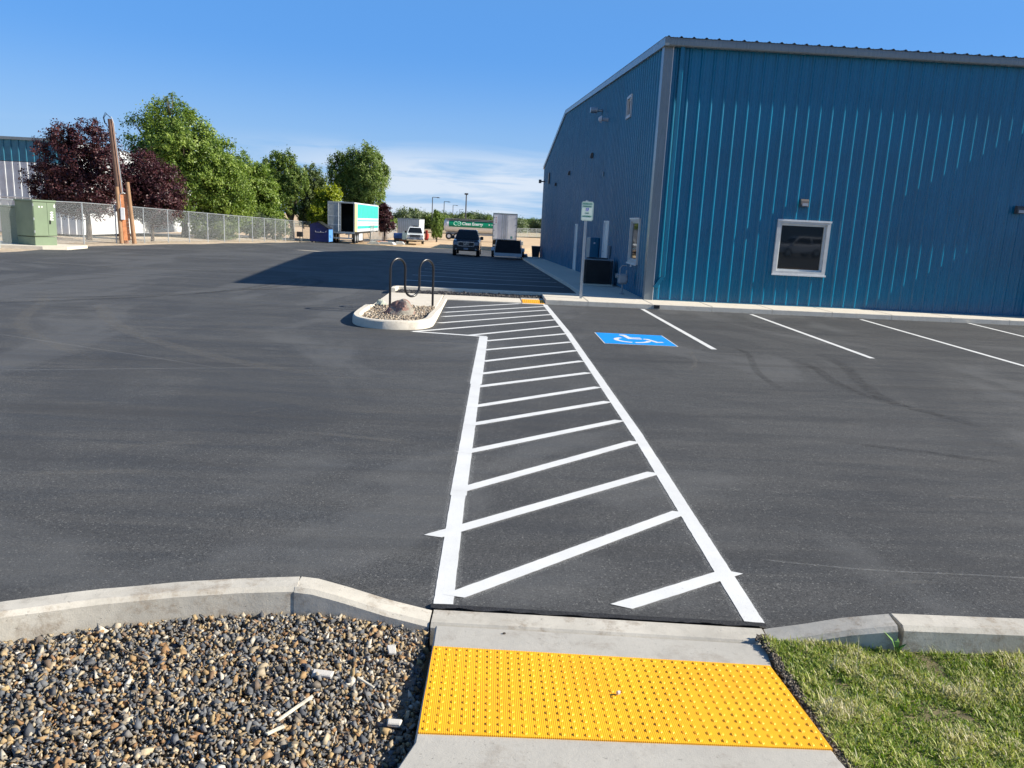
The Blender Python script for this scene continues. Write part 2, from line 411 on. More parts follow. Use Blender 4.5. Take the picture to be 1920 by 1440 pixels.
# ------------------------------------------------------------ ground
fenceX = lambda y: -19.32+.0212*y
def ground():
    m = MB(); ys = [-90, -20, 3.0, 10, 20]+list(range(24, 90, 3))+[100, 140, 200, 320, 600, 1400]
    xs = [-1200, -300, -120, -70, -50]+list(range(-40, 16, 4))+[24, 40, 80, 160, 400, 1200]
    vs = [(x, y, gz(x, y)-.13) for y in ys for x in xs]; nx = len(xs)
    fs = [(j*nx+i, j*nx+i+1, (j+1)*nx+i+1, (j+1)*nx+i) for j in range(len(ys)-1) for i in range(nx-1)]
    m.add(vs, fs); return m
struct(ground().build("ground", DIRT))
# dirt yard beyond the lot, just above the base ground
def strip(name, xl, xr, ys, dz, mat, nx=8):
    m = MB(); vs = []
    for y in ys:
        for i in range(nx+1):
            x = xl(y)+(xr(y)-xl(y))*i/nx; vs.append((x, y, gz(x, y)+dz))
    fs = [(j*(nx+1)+i, j*(nx+1)+i+1, (j+1)*(nx+1)+i+1, (j+1)*(nx+1)+i) for j in range(len(ys)-1) for i in range(nx)]
    return struct(m.add(vs, fs).build(name, mat))
YS = [24+.5*i*5 for i in range(23)]
curb_o = [(-6.5, -3.), (-5.2, -.5), (-4.1, 1.2), (-3.2, 2.4), (-2.6, 2.93), (-2.08, 3.24), (-1.72, 3.38), (-1.41, 3.47), (-1.13, 3.53), (-.85, 3.565)]
near = [(fenceX(-9)+1.4, -9), (-6.5, -9)]+curb_o+[(-.78, 3.565), (-.18, 3.52), (1.44, 3.43), (2.02, 3.355), (2.68, 3.35), (9, 3.3), (45, 3.2), (45, 24.02), (fenceX(24)+1.4, 24.02)]
struct(polysheet("asphalt_lot", near, 0, ASPH))
strip("asphalt_rear_lot", lambda y: fenceX(y)+1.4+.25*math.sin(y*.7), lambda y: 3.2, YS, 0., ASPH, 14)
strip("dirt_verge", lambda y: fenceX(y)-6, lambda y: fenceX(y)+1.6, [26, 30, 34, 40, 46, 52, 58, 64, 70, 76, 82, 90], -.012, STRAW, 4)
strip("field", lambda y: -60, lambda y: 140, [170, 240, 420], .02, FIELD, 4)

struct(polysheet('road', [(4, -9.02), (90, -9.02), (90, -70), (4, -70)], -.1, ASPH))  # unseen, added behind the camera so the front window mirrors asphalt
# ------------------------------------------------------------ curbs
def curb(name, pts, w, z, side, mat, zb=-.12, bev=.02):
    """pts: outer edge; width towards side (+1 left of travel). z list or value"""
    P = [Vector((p[0], p[1], 0)) for p in pts]; zs = z if isinstance(z, (list, tuple)) else [z]*len(P); rings = []
    for i, p in enumerate(P):
        if i == 0: d = P[1]-P[0]
        elif i == len(P)-1: d = P[-1]-P[-2]
        else: d = (P[i+1]-P[i]).normalized()+(P[i]-P[i-1]).normalized()
        d.normalize(); nrm = Vector((-d.y, d.x, 0))*side; zt = zs[i]
        jj = .004*noise.noise(p*3)
        def q(a, h): v = p+nrm*a; return (v.x, v.y, h)
        rings.append([q(0, zb), q(.012+jj, zt-bev), q(.012+bev, zt+jj), q(w-bev, zt+jj), q(w, zt-bev), q(w+.01, zb)])
    return MB().loft(rings).build(name, mat, smooth=True)
def densify(pts, n=5):
    o = []
    for a, b in zip(pts[:-1], pts[1:]):
        for k in range(n): o.append((a[0]+(b[0]-a[0])*k/n, a[1]+(b[1]-a[1])*k/n))
    return o+[pts[-1]]
struct(curb("kerb", densify(curb_o, 3), .15, .15, -1, CONC))
struct(curb("kerb", [(-.835, 3.57), (-.75, 3.565), (-.6, 3.56), (-.4, 3.54), (-.19, 3.53)], .16, [.148, .142, .105, .055, .008], -1, CONC))
struct(curb("kerb", [(-.18, 3.53), (.3, 3.505), (.9, 3.47), (1.43, 3.43)], .17, .012, -1, CONC))
struct(curb("kerb", [(1.44, 3.43), (1.62, 3.41), (1.8, 3.39), (2.01, 3.36)], .165, [.01, .055, .105, .148], -1, CONC))
struct(curb("kerb", [(2.02, 3.36), (2.7, 3.345), (4, 3.33), (7, 3.30), (14, 3.28)], .16, .15, -1, CONC))
# ragged black asphalt lip at the flush kerb
vs = []; fs = []
for i in range(60):
    x = -.2+1.66*i/59; y = 3.525-(x+.2)*.06
    vs += [(x, y-.012-.02*noise.noise(Vector((x*9, 0, 0)))-.008*noise.noise(Vector((x*37, 3, 0))), .015), (x, y+.02+.012*noise.noise(Vector((x*7, 5, 0))), .017), (x, y+.05, .003)]
for i in range(59):
    a = i*3; fs += [(a, a+3, a+4, a+1), (a+1, a+4, a+5, a+2)]
struct(MB().add(vs, fs).build("asphalt_lip", CRUMB))
# landing pad in the foreground
def pad():
    m = MB()
    L = [(-.165, 3.345), (-.168, 3.05), (-.185, 2.45), (-.235, 2.3), (-.26, 1.9), (-.3, -1.5)]
    Rr = [(1.40, 3.25), (1.345, 3.03), (1.355, 2.42), (1.37, 2.3), (1.38, 1.9), (1.4, -1.5)]
    zs = [.012, .03, .055, .06, .07, .08]
    rings = []
    for (lx, ly), (rx, ry), z in zip(L, Rr, zs):
        rings.append([(lx-.01, ly, -.13), (lx, ly, z-.008), (lx+.008, ly, z), (rx-.008, ry, z), (rx, ry, z-.008), (rx+.01, ry, -.13)])
    m.loft(rings); return m
struct(pad().build("concrete_pad", PADC))

# ------------------------------------------------------------ tactile plates
def tactile(name, label, quad, zf, zn, nx, ny, h, rd, mat, thick=.006):
    """quad: near-left, near-right, far-right, far-left"""
    q = [np.array(p, float) for p in quad]
    def pt(u, v):
        a = q[0]*(1-u)+q[1]*u; b = q[3]*(1-u)+q[2]*u; p = a*(1-v)+b*v; return p[0], p[1], zn*(1-v)+zf*v
    m = MB(); c = [pt(0, 0), pt(1, 0), pt(1, 1), pt(0, 1)]
    m.add([(x, y, z-.02) for x, y, z in c]+[(x, y, z+thick) for x, y, z in c], [(0, 3, 2, 1), (4, 5, 6, 7), (0, 1, 5, 4), (1, 2, 6, 5), (2, 3, 7, 6), (3, 0, 4, 7)])
    for i in range(nx):
        for j in range(ny):
            x, y, z = pt((i+.5)/nx, (j+.5)/ny); z += thick+.0002
            n = 14; rings = []
            for rr, hh in ((rd, 0), (rd*.88, h*.5), (rd*.62, h*.9), (rd*.3, h)):
                rings.append([(x+rr*math.cos(2*math.pi*k/n), y+rr*math.sin(2*math.pi*k/n), z+hh) for k in range(n)])
            m.loft(rings)
    o = m.build(name, mat, smooth=True, cm=1)
    return tag(o, label, 'tactile paving')
tactile("tactile_plate", "yellow tactile plate with rows of domes on the pad in the foreground", [(-.175, 2.50), (1.352, 2.455), (1.335, 3.04), (-.16, 3.13)], .028, .054, 33, 14, .0037, .0112, YEL)

# ------------------------------------------------------------ painted markings
def line(name, p0, p1, w, z=.0028, skew0=0., skew1=0., mat=WHITEP, spray=True, zf=None):
    a = Vector((p0[0], p0[1], 0)); b = Vector((p1[0], p1[1], 0)); d = (b-a); L = d.length; d.normalize(); n = Vector((-d.y, d.x, 0))
    k = max(2, int(L/.04)); k = min(k, 260); vs = []
    for i in range(k+1):
        t = i/k; c = a+d*(L*t)
        for sgn in (-1, 1):
            sk = (skew0*(1-t)+skew1*t)*sgn
            e = w/2*(1+.03*noise.noise(Vector((c.x*6+sgn*9, c.y*6, p0[0])))) + .003*noise.noise(Vector((c.x*30+sgn*5, c.y*30, 1)))
            pnt = c+n*(e*sgn)+d*sk*w*.5; vs.append((pnt.x, pnt.y, gz(pnt.x, pnt.y)+z))
    fs = [(2*i, 2*i+2, 2*i+3, 2*i+1) for i in range(k)]
    o = struct(MB().add(vs, fs).build(name, mat))
    if spray and p0[1] < 17:
        vs = []; at = []
        for i in range(k+1):
            c = a+d*(L*i/k)
            for u, al in ((-1.6, 0), (-1.2, .6), (-.9, 1), (.9, 1), (1.2, .6), (1.6, 0)):
                pnt = c+n*(w/2*u); vs.append((pnt.x, pnt.y, .0004)); at.append(al if 0 < i < k else 0)
        fs = [(6*i+j, 6*i+6+j, 6*i+7+j, 6*i+1+j) for i in range(k) for j in range(5)]
        struct(np_mesh("paint_overspray", vs, fs, SPRAY, at, k=4))
    return o
def spray_mat():
    m, t, p = nt("overspray"); p.inputs['Base Color'].default_value = (.66, .66, .64, 1); p.inputs['Roughness'].default_value = .7
    a = t.nodes.new('ShaderNodeAttribute'); a.attribute_name = 'rnd'; n = rmp(t, noise_n(t, 420, 2, .9), .36, .66)
    f = mth(t, 'LESS_THAN', n, mth(t, 'MULTIPLY', mth(t, 'POWER', a.outputs['Fac'], 2.), .26))
    tr = t.nodes.new('ShaderNodeBsdfTransparent'); mx = t.nodes.new('ShaderNodeMixShader')
    t.links.new(f, mx.inputs[0]); t.links.new(tr.outputs[0], mx.inputs[1]); t.links.new(p.outputs[0], mx.inputs[2])
    t.links.new(mx.outputs[0], t.nodes['Material Output'].inputs[0]); return m
SPRAY = spray_mat()
line("crosswalk_edge_line", (1.49, 18.5), (1.545, 13.7), .11)
line("crosswalk_edge_line", (1.545, 13.7), (1.50, 6.9), .105, spray=True)
line("crosswalk_edge_line", (1.50, 6.9), (1.42, 3.47), .10)
line("crosswalk_edge_line", (.03, 12.82), (-.05, 8.95), .14, .0032)
line("crosswalk_edge_line", (-.05, 8.95), (-.12, 5.15), .115, .0032)
line("crosswalk_edge_line", (-.12, 5.15), (-.14, 3.575), .10, .0032)
ST = [((.77, 3.6), (1.49, 4.05)), ((-.09, 3.66), (1.42, 4.97)), ((-.25, 4.42), (1.42, 5.82)), ((-.12, 5.25), (1.44, 6.71)), ((-.12, 6.17), (1.43, 7.47)), ((-.09, 7.07), (1.44, 8.3)),
      ((-.09, 7.79), (1.44, 9.07)), ((-.05, 8.79), (1.44, 9.97)), ((-.02, 9.57), (1.46, 10.85)), ((.02, 10.48), (1.49, 11.78)), ((.02, 11.43), (1.49, 12.64)), ((.04, 12.33), (1.57, 13.66)),
      ((-.21, 12.91), (1.52, 14.65)), ((-1.17, 13.06), (1.5, 15.6)), ((-.81, 14.31), (1.5, 16.52)), ((-.79, 15.3), (1.46, 17.33)), ((-.81, 16.02), (1.45, 18.09)), ((-.80, 16.9), (.89, 18.5))]
for i, (a, b) in enumerate(ST): line("crosswalk_stripe", a, b, .095, .0040+.00015*(i % 3), skew0=-.7, skew1=-.7)
line("crosswalk_edge_line", (-1.17, 13.07), (.08, 12.83), .10, .0050)
for i, (a, b) in enumerate([((3.86, 18.5), (3.86, 12.5)), ((6.5, 18.4), (6.42, 12.25)), ((9.2, 18.35), (8.9, 12.05)), ((12.05, 18.6), (11.4, 12.3)), ((14.7, 18.6), (14.2, 12.3))]):
    line("parking_bay_line", a, b, .10)
for i in range(9):
    y = 24.05+2.63*i; line("parking_bay_line", (-2.45, y), (2.5, y-.02), .13, .006, spray=False)
# accessible symbol
acc = thing("accessible_parking_symbol", "blue square with a white wheelchair symbol painted on the asphalt", "pavement marking", (2.675, 13.27, 0))
v = [(-.61, -.62), (.60, -.63), (.61, .61), (-.60, .65)]
e = .03; bq = [(a*(1+e), b*(1+e)) for a, b in v]
MB().add([(a, b, .004) for a, b in bq], [(0, 1, 2, 3)]).build("white_edge", WHITEP, acc)
MB().add([(a, b, .0062) for a, b in v], [(0, 1, 2, 3)]).build("blue_field", BLUEP, acc)
def stroke(m, pts, w, z, cap=False):
    P = [Vector((p[0], p[1], 0)) for p in pts]; vs = []
    for i, p in enumerate(P):
        d0 = (P[i]-P[i-1]).normalized() if i else None; d1_ = (P[i+1]-P[i]).normalized() if i < len(P)-1 else None
        d = ((d0 or d1_)+(d1_ or d0)).normalized(); n = Vector((-d.y, d.x, 0)); c = max(.5, n.dot(Vector((-(d1_ or d0).y, (d1_ or d0).x, 0))))
        for s in (-1, 1): q = p+n*(s*w/2/c); vs.append((q.x, q.y, z))
    m.add(vs, [(2*i, 2*i+2, 2*i+3, 2*i+1) for i in range(len(P)-1)])
def wheelchair(m, s, z, up=1):
    """in a box of +-.5, scaled by s"""
    S = lambda p: (p[0]*s, p[1]*s*up)
    # wheel arc with a gap as in a stencil
    c = (-.06, -.12); r = .25
    a1 = [S((c[0]+r*math.cos(R_(t)), c[1]+r*math.sin(R_(t)))) for t in range(125, 262, 9)]
    a2 = [S((c[0]+r*math.cos(R_(t)), c[1]+r*math.sin(R_(t)))) for t in range(270, 352, 9)]
    stroke(m, a1, .075*s, z); stroke(m, a2, .075*s, z)
    stroke(m, [S((-.10, .30)), S((-.07, .03)), S((.12, .03))], .085*s, z)
    stroke(m, [S((.145, .03)), S((.20, .02)), S((.30, -.26)), S((.40, -.23))], .075*s, z)
    stroke(m, [S((-.08, .14)), S((.12, .14))], .05*s, z+.0004)
    n = 14; hc = (-.12, .37)
    m.add([(*S((hc[0]+.065*math.cos(2*math.pi*k/n), hc[1]+.065*math.sin(2*math.pi*k/n))), z+.0002) for k in range(n)], [tuple(range(n))])
m = MB(); wheelchair(m, 1.12, .0085); m.build("wheelchair_figure", WHITEP, acc)

# tyre marks and seams in the asphalt
def ribbon(name, pts, w, mat, z=.0012, sub=8):
    P = [Vector((*p, 0)) for p in pts]; S = []
    for i in range(len(P)-1):
        p0 = P[max(i-1, 0)]; p1 = P[i]; p2 = P[i+1]; p3 = P[min(i+2, len(P)-1)]
        for k in range(sub):
            t = k/sub; S.append(.5*((2*p1)+(-p0+p2)*t+(2*p0-5*p1+4*p2-p3)*t*t+(-p0+3*p1-3*p2+p3)*t**3))
    S.append(P[-1]); vs = []; at = []
    for i, p in enumerate(S):
        d = (S[min(i+1, len(S)-1)]-S[max(i-1, 0)]).normalized(); n = Vector((-d.y, d.x, 0)); e = min(1, min(i, len(S)-1-i)/(len(S)*.18))
        for u, al in ((-1, 0), (-.55, 1), (.55, 1), (1, 0)):
            q = p+n*u*w/2; vs.append((q.x, q.y, gz(q.x, q.y)+z)); at.append(al*e)
    fs = [(4*i+j, 4*i+4+j, 4*i+5+j, 4*i+1+j) for i in range(len(S)-1) for j in range(3)]
    return struct(np_mesh(name, vs, fs, mat, at, k=4))
SC_L = soft_mat("pale_scuff", (.22, .21, .19), .26, 7); SC_D = soft_mat("dark_scuff", (.032, .032, .033), .27, 9); SC_W = soft_mat("white_scrape", (.4, .4, .38), .3, 20)
ribbon("tyre_mark", [(-7.5, 16.2), (-7.3, 15), (-6.5, 13.5), (-6.1, 12.8), (-5, 11.4), (-3.8, 10.3), (-3, 9.7), (-2.2, 9.3), (-1.5, 9.1)], .30, SC_L)
ribbon("tyre_mark", [(-9.5, 17), (-8.4, 15), (-7.6, 13), (-6.8, 11.6), (-5.6, 10.3), (-4.6, 9.5)], .26, SC_L, .0014)
ribbon("tyre_mark", [(5.6, 12.5), (5.6, 11.9), (5.5, 11.2), (5.2, 10.2), (5, 9.3), (5, 8.7), (5.2, 8.3), (5.3, 8), (5.45, 7.5)], .22, SC_D)
ribbon("tyre_mark", [(4.9, 11.8), (4.95, 11.0), (4.8, 10.2), (4.8, 9.4), (5.0, 8.6)], .2, SC_D, .0014)
ribbon("tyre_mark", [(3.4, 7.0), (3.9, 6.8), (4.2, 6.7), (4.4, 6.6), (4.8, 6.45)], .14, SC_D)
ribbon("tyre_mark", [(4.3, 12.9), (4.3, 12.1), (3.9, 10.5), (3.8, 9.2)], .13, SC_D, .0016)
ribbon("tyre_mark", [(3.4, 12.4), (3.2, 11.2), (2.9, 10.4)], .08, SC_L, .0016)
ribbon("paving_seam", [(-5.4, 8.7), (-5, 8.8), (-3.2, 9.3), (-1.4, 9.7)], .035, SC_W)
ribbon("paving_seam", [(1.7, 4.25), (1.9, 4.2), (2.4, 4.13), (3.1, 4.1), (4, 4.0)], .018, SC_W)
ribbon("paving_seam", [(-12, 12.5), (-8, 11.5), (-5, 10.2), (-3, 9.2)], .03, SC_W, .002)
for (x, y, a, l, w) in [(-2.9, 6.0, .3, .7, .1), (-2.2, 7.2, .9, .35, .04), (-3.9, 7.3, .25, .5, .04), (-1.5, 6.6, -.2, .9, .09), (-1.2, 7.4, .1, .5, .05), (3.6, 5.5, -.1, .5, .05), (-3.2, 5.3, .15, .9, .12), (2.3, 3.95, .1, .4, .05)]:
    ribbon("scrape_mark", [(x, y), (x+l*.5*math.cos(a), y+l*.5*math.sin(a)+.02), (x+l*math.cos(a), y+l*math.sin(a))], w, SC_L, .0018)
for k in range(9):   # long sweeping vehicle tracks over the far lot
    y0 = 24+k*5.2; ribbon("tyre_mark", [(-17+k*.5, y0+2), (-11, y0+.8*math.sin(k)), (-6, y0+1.2), (-1.5 if k > 7 else -4, y0+3)], .35, SC_L, .002, 6)
for k in range(5):
    ribbon("tyre_mark", [(-12+k*1.2, 12+k*1.5), (-9+k, 14.4+k*1.3), (-6.2+k*.4, 18+k), (-5.4, 23.5)], .24, SC_L if k % 2 else SC_D, .0022, 8)
PATCH =  soft_mat("pale_patch", (.62, .54, .42), 1., .3)
ribbon('concrete_patch', [(-11.2, 47.0), (-10.3, 46.7), (-9.2, 46.3)], 1.3, PATCH, .005)
ribbon('concrete_patch', [(-19.0, 53.5), (-16.5, 55.0), (-14.8, 56.3)], .8, PATCH, .005)

# ------------------------------------------------------------ gravel and grass
ICO = None
def ico():
    global ICO
    if ICO is None:
        import bmesh
        b = bmesh.new(); bmesh.ops.create_icosphere(b, subdivisions=1, radius=1); V = np.array([v.co[:] for v in b.verts]); Fc = np.array([[v.index for v in f.verts] for f in b.faces]); b.free(); ICO = (V, Fc)
    return ICO
def rotmats(n):
    q = rng.normal(size=(n, 4)); q /= np.linalg.norm(q, axis=1)[:, None]; w, x, y, z = q.T
    return np.stack([np.stack([1-2*(y*y+z*z), 2*(x*y-z*w), 2*(x*z+y*w)], -1), np.stack([2*(x*y+z*w), 1-2*(x*x+z*z), 2*(y*z-x*w)], -1), np.stack([2*(x*z-y*w), 2*(y*z+x*w), 1-2*(x*x+y*y)], -1)], -2)
def stones(name, pos, size, mat, label, flat=.55):
    n = len(pos)
    V = np.array([(x_, y_, z_) for x_ in (-1, 1) for y_ in (-1, 1) for z_ in (-1, 1)], float)*.62
    Fc = np.array([[0, 1, 3], [0, 3, 2], [4, 6, 7], [4, 7, 5], [0, 4, 5], [0, 5, 1], [2, 3, 7], [2, 7, 6], [0, 2, 6], [0, 6, 4], [1, 5, 7], [1, 7, 3]])
    s = size[:, None]*np.stack([rng.uniform(.8, 1.45, n), rng.uniform(.6, 1.0, n), rng.uniform(flat*.6, flat*1.3, n)], -1)
    loc = V[None]+rng.uniform(-.42, .42, (n, 8, 3)); loc[:, :, 1] *= 1-.35*np.sign(V[None, :, 0])*rng.random((n, 1))
    for _ in range(5):
        d_ = rng.normal(size=(n, 3)); d_ /= np.linalg.norm(d_, axis=1)[:, None]; lim = rng.uniform(.5, .95, n)
        tt_ = np.einsum('nkj,nj->nk', loc, d_); loc = loc-np.maximum(0, tt_-lim[:, None])[..., None]*d_[:, None, :]
    loc = loc*s[:, None, :]*1.18; loc = np.einsum('nij,nkj->nki', rotmats(n), loc)
    W = (loc+pos[:, None, :]).reshape(-1, 3); FF = (Fc[None]+np.arange(n)[:, None, None]*len(V)).reshape(-1, 3)
    o = np_mesh(name, W, FF, mat, np.repeat(rng.random(n), len(V))); struct(o, 'stuff'); o['label'] = label; return o
GR = attr_mat("gravel_stone", [(0, (.09, .09, .095)), (.2, (.15, .16, .175)), (.38, (.26, .25, .235)), (.5, (.34, .27, .18)), (.63, (.46, .33, .17)), (.74, (.32, .18, .09)), (.82, (.16, .14, .12)), (.92, (.52, .42, .28)), (1., (.62, .60, .55))], rough=.85, bmp=.4, var=.35, spec=.15)
GRT = attr_mat("tan_gravel_stone", [(0, (.10, .09, .08)), (.3, (.30, .25, .19)), (.55, (.46, .38, .28)), (.8, (.38, .28, .19)), (1., (.62, .58, .50))], rough=.7, bmp=.3, var=.3)
GRD = attr_mat("black_gravel_stone", [(0, (.02, .02, .022)), (.7, (.05, .05, .055)), (1., (.14, .13, .12))], rough=.7, bmp=.3, var=.3)
def inside_curb(x):   # inner edge of the left kerb as y(x)
    xs = [-6.5, -5.2, -4.1, -3.2, -2.6, -2.08, -1.72, -1.41, -1.13, -.85, -.19]; ys = [-3.2, -.7, 1.0, 2.22, 2.77, 3.06, 3.2, 3.3, 3.36, 3.40, 3.37]
    return np.interp(x, xs, ys)
n = 50000
x = rng.uniform(-2.7, -.2, n); y = rng.uniform(1.7, 3.42, n)
ok = y < inside_curb(x)+.0; x = x[ok]; y = y[ok]
zb = -.035+.05*np.clip((-x-.25)/.5, 0, 1)
sz = rng.lognormal(math.log(.0094), .38, len(x)); sz = np.clip(sz, .005, .026)
stones("gravel_bed", np.stack([x, y, zb+rng.uniform(-.02, .02, len(x))+.006*np.sin(x*9)*np.cos(y*11)], -1), sz, GR, "brown and slate crushed gravel behind the left kerb")
n = 9000; x = rng.uniform(-6, -.2, n); y = rng.uniform(-1.5, 3.3, n)
ok = (y < inside_curb(x)) & ((y < 1.75) | (x < -2.65)); x = x[ok]; y = y[ok]
o = stones("gravel_bed", np.stack([x, y, np.full(len(x), .01)], -1), np.full(len(x), .02), GR, "crushed gravel outside the frame")
polysheet("gravel_base", [(-6.6, -3), (-5.3, -.9), (-4.2, .9), (-3.3, 2.1), (-2.65, 2.7), (-2.1, 3.0), (-1.4, 3.28), (-.85, 3.37), (-.2, 3.34), (-.26, 2.3), (-.3, -3)], -.022, mk('gravel_fines', (.16, .13, .10), .95, vs=60, var=.5))['kind'] = 'structure'
struct(polysheet("lawn_base", [(1.36, 3.26), (1.45, 3.262), (2.0, 3.19), (2.7, 3.18), (9, 3.14), (9, -3), (1.39, -3)], .03, mk('lawn_thatch', (.16, .13, .06), .95, vs=30, var=.5)))
GRASS = attr_mat("grass_blade", [(0, (.13, .21, .018)), (.25, (.24, .33, .035)), (.48, (.40, .44, .09)), (.68, (.56, .52, .22)), (.85, (.52, .47, .26)), (1., (.68, .61, .42))], rough=.55, trans=.3, var=.2)
def blades(n, x0, x1, y0, y1, hmin, hmax, w, edge=True):
    x = rng.uniform(x0, x1, n); y = rng.uniform(y0, y1, n)
    cx = 1.392+.012*np.sin(y*9)+.010*np.sin(y*31); ok = (x > cx) & (y < np.where(x < 2, 3.26-.13*(x-1.45), 3.18)); x = x[ok]; y = y[ok]; n = len(x)
    nz = np.array([noise.noise(Vector((a*5, b*5, 0)))+.5*noise.noise(Vector((a*16, b*16, 3))) for a, b in zip(x, y)])
    h = rng.uniform(hmin, hmax, n)*(1+.5*nz); az = rng.uniform(0, 2*np.pi, n)+nz*2; lean = rng.uniform(.35, 1.4, n)
    bx = np.cos(az+np.pi/2)*w; by = np.sin(az+np.pi/2)*w; dx = np.cos(az)*h*np.sin(lean); dy = np.sin(az)*h*np.sin(lean); dz = h*np.cos(lean)
    z0 = .03+.012*nz
    P0 = np.stack([x-bx, y-by, z0], -1); P1 = np.stack([x+bx, y+by, z0], -1)
    mx, my = x+dx*.45, y+dy*.45; mz = z0+dz*.65
    P2 = np.stack([mx+bx*.8, my+by*.8, mz], -1); P3 = np.stack([mx-bx*.8, my-by*.8, mz], -1); P4 = np.stack([x+dx, y+dy, z0+dz], -1)
    V = np.stack([P0, P1, P2, P3, P4], 1).reshape(-1, 3); b = np.arange(n)[:, None]*5
    Fc = np.concatenate([b+np.array([[0, 1, 2]]), b+np.array([[0, 2, 3]]), b+np.array([[3, 2, 4]])], 0)
    r = np.clip(.47+nz*.7+rng.normal(0, .25, n), 0, 1)
    return V, Fc, np.repeat(r, 5)
Vs = []; Fs = []; Rs = []; off = 0
for a in ((78000, 1.38, 2.75, 2.0, 3.27, .012, .034, .0023), (30000, 1.4, 5.5, -1, 3.2, .03, .06, .003), (450, 1.38, 2.7, 2.95, 3.27, .05, .09, .0012)):
    V, Fc, r = blades(*a); Vs.append(V); Fs.append(Fc+off); Rs.append(r); off += len(V)
o = struct(np_mesh("grass", np.concatenate(Vs), np.concatenate(Fs), GRASS, np.concatenate(Rs)), 'stuff'); o['label'] = "short green and straw coloured lawn grass beside the pad"
# crumbly soil between pad and lawn
n = 1800; yy = rng.uniform(1.6, 3.3, n); xx = 1.378+.013*rng.normal(size=n)+.02*np.clip(yy-3, 0, 1)
stones("soil_crumbs", np.stack([xx, yy, np.full(n, .035)], -1), rng.uniform(.004, .010, n), attr_mat("soil", [(0, (.05, .04, .03)), (.7, (.12, .10, .075)), (1, (.26, .22, .17))], bmp=.3), "dark crumbly soil along the lawn edge")
# litter on the gravel
def chip(name, label, cat, loc, size, rz, mat, tilt=.1):
    m = MB(); m.box(-size[0]/2, size[0]/2, -size[1]/2, size[1]/2, 0, size[2], min(size)*.22)
    m.v = [(a*(1+.12*noise.noise(Vector((a*60, b*60, c*60+loc[0])))) + .25*b*(1 if a > 0 else -1)*.4, b*(1+.2*noise.noise(Vector((a*50+7, b*50, c*50)))), c) for a, b, c in m.v]
    o = m.build(name, mat); o.location = loc; o.rotation_euler = (tilt, tilt*.6, rz); return tag(o, label, cat)
CHIPM = concrete_mat("chip_concrete", (.55, .54, .52), dirt=.2); SPL = mk("bleached_wood", (.62, .56, .44), .8, var=.3, vs=30)
chip("concrete_chip", "flat pale concrete chip lying in the middle of the gravel", "rubble", (-.605, 2.90, .022), (.085, .035, .018), -.1, CHIPM)
chip("concrete_chip", "small speckled concrete chip beside the pad edge", "rubble", (-.275, 2.62, .0), (.055, .03, .02), .0, CHIPM)
chip("concrete_chip", "thin grey concrete flake near the ramp kerb", "rubble", (-.345, 3.12, .01), (.035, .06, .012), .2, CHIPM)
chip("wood_splinter", "long bleached wood splinter leaning on the gravel", "stick", (-.66, 2.66, .03), (.19, .013, .008), 1.05, SPL, .05)
chip("wood_splinter", "short wood splinter below the long splinter", "stick", (-.70, 2.53, .03), (.07, .014, .008), .8, SPL, .05)
chip("wood_splinter", "thin grey splinter between the flat concrete chip and the pad", "stick", (-.42, 2.86, .02), (.10, .010, .006), -.7, SPL, .05)
chip("wood_splinter", "fine dark twig on the gravel below the left kerb", "stick", (-1.42, 3.0, .035), (.16, .007, .006), -.5, mk("twig", (.2, .15, .1), .9), .02)
chip("pebble", "small pale pebble lying on the yellow tactile plate", "pebble", (.61, 2.775, .052), (.018, .012, .014), .6, CHIPM)
chip("pebble", "tiny dark pebble on the concrete strip above the yellow plate", "pebble", (.16, 3.28, .013), (.014, .01, .01), .3, EARTH)
wd = thing("weed", "small green weed sprouting at the right kerb joint", "plant", (1.98, 3.17, .03))
m = MB()
for k in range(5):
    a = k*1.3; l = .05+.02*(k % 3); pts = [(0, 0, 0), (l*.3*math.cos(a), l*.3*math.sin(a), l*.7), (l*.8*math.cos(a), l*.8*math.sin(a), l*1.1)]
    w = .011; c, s = math.cos(a+1.57)*w, math.sin(a+1.57)*w
    m.add([pts[0], (pts[1][0]+c, pts[1][1]+s, pts[1][2]), pts[2], (pts[1][0]-c, pts[1][1]-s, pts[1][2])], [(0, 1, 2, 3)])
m.build("leaf_rosette", mk("weed_leaf", (.09, .20, .03), .6), wd)

# ------------------------------------------------------------ islands and walks
isl = [(-2.39, 16.55), (-2.40, 15.4), (-2.39, 14.3), (-2.33, 13.85), (-2.18, 13.5), (-1.93, 13.28), (-1.6, 13.2), (-1.28, 13.25), (-1.06, 13.4), (-.92, 13.7), (-.88, 14.1), (-.87, 15.5), (-.865, 16.6), (-.86, 18.57)]
def spline(pts, sub=5):
    P = [Vector((*p, 0)) for p in pts]; S = []
    for i in range(len(P)-1):
        p0 = P[max(i-1, 0)]; p1 = P[i]; p2 = P[i+1]; p3 = P[min(i+2, len(P)-1)]
        for k in range(sub):
            t = k/sub; v = .5*((2*p1)+(-p0+p2)*t+(2*p0-5*p1+4*p2-p3)*t*t+(-p0+3*p1-3*p2+p3)*t**3); S.append((v.x, v.y))
    return S+[pts[-1]]
isp = spline(isl)
def islz(p):
    return .15-.115*max(0, min(1, (p[1]-14.6)/2.2)) if p[0] > -1.6 else .15-.10*max(0, min(1, (p[1]-15.6)/.9))
struct(curb("kerb", isp, .15, [islz(p) for p in isp], 1, CONCN, zb=-.05))
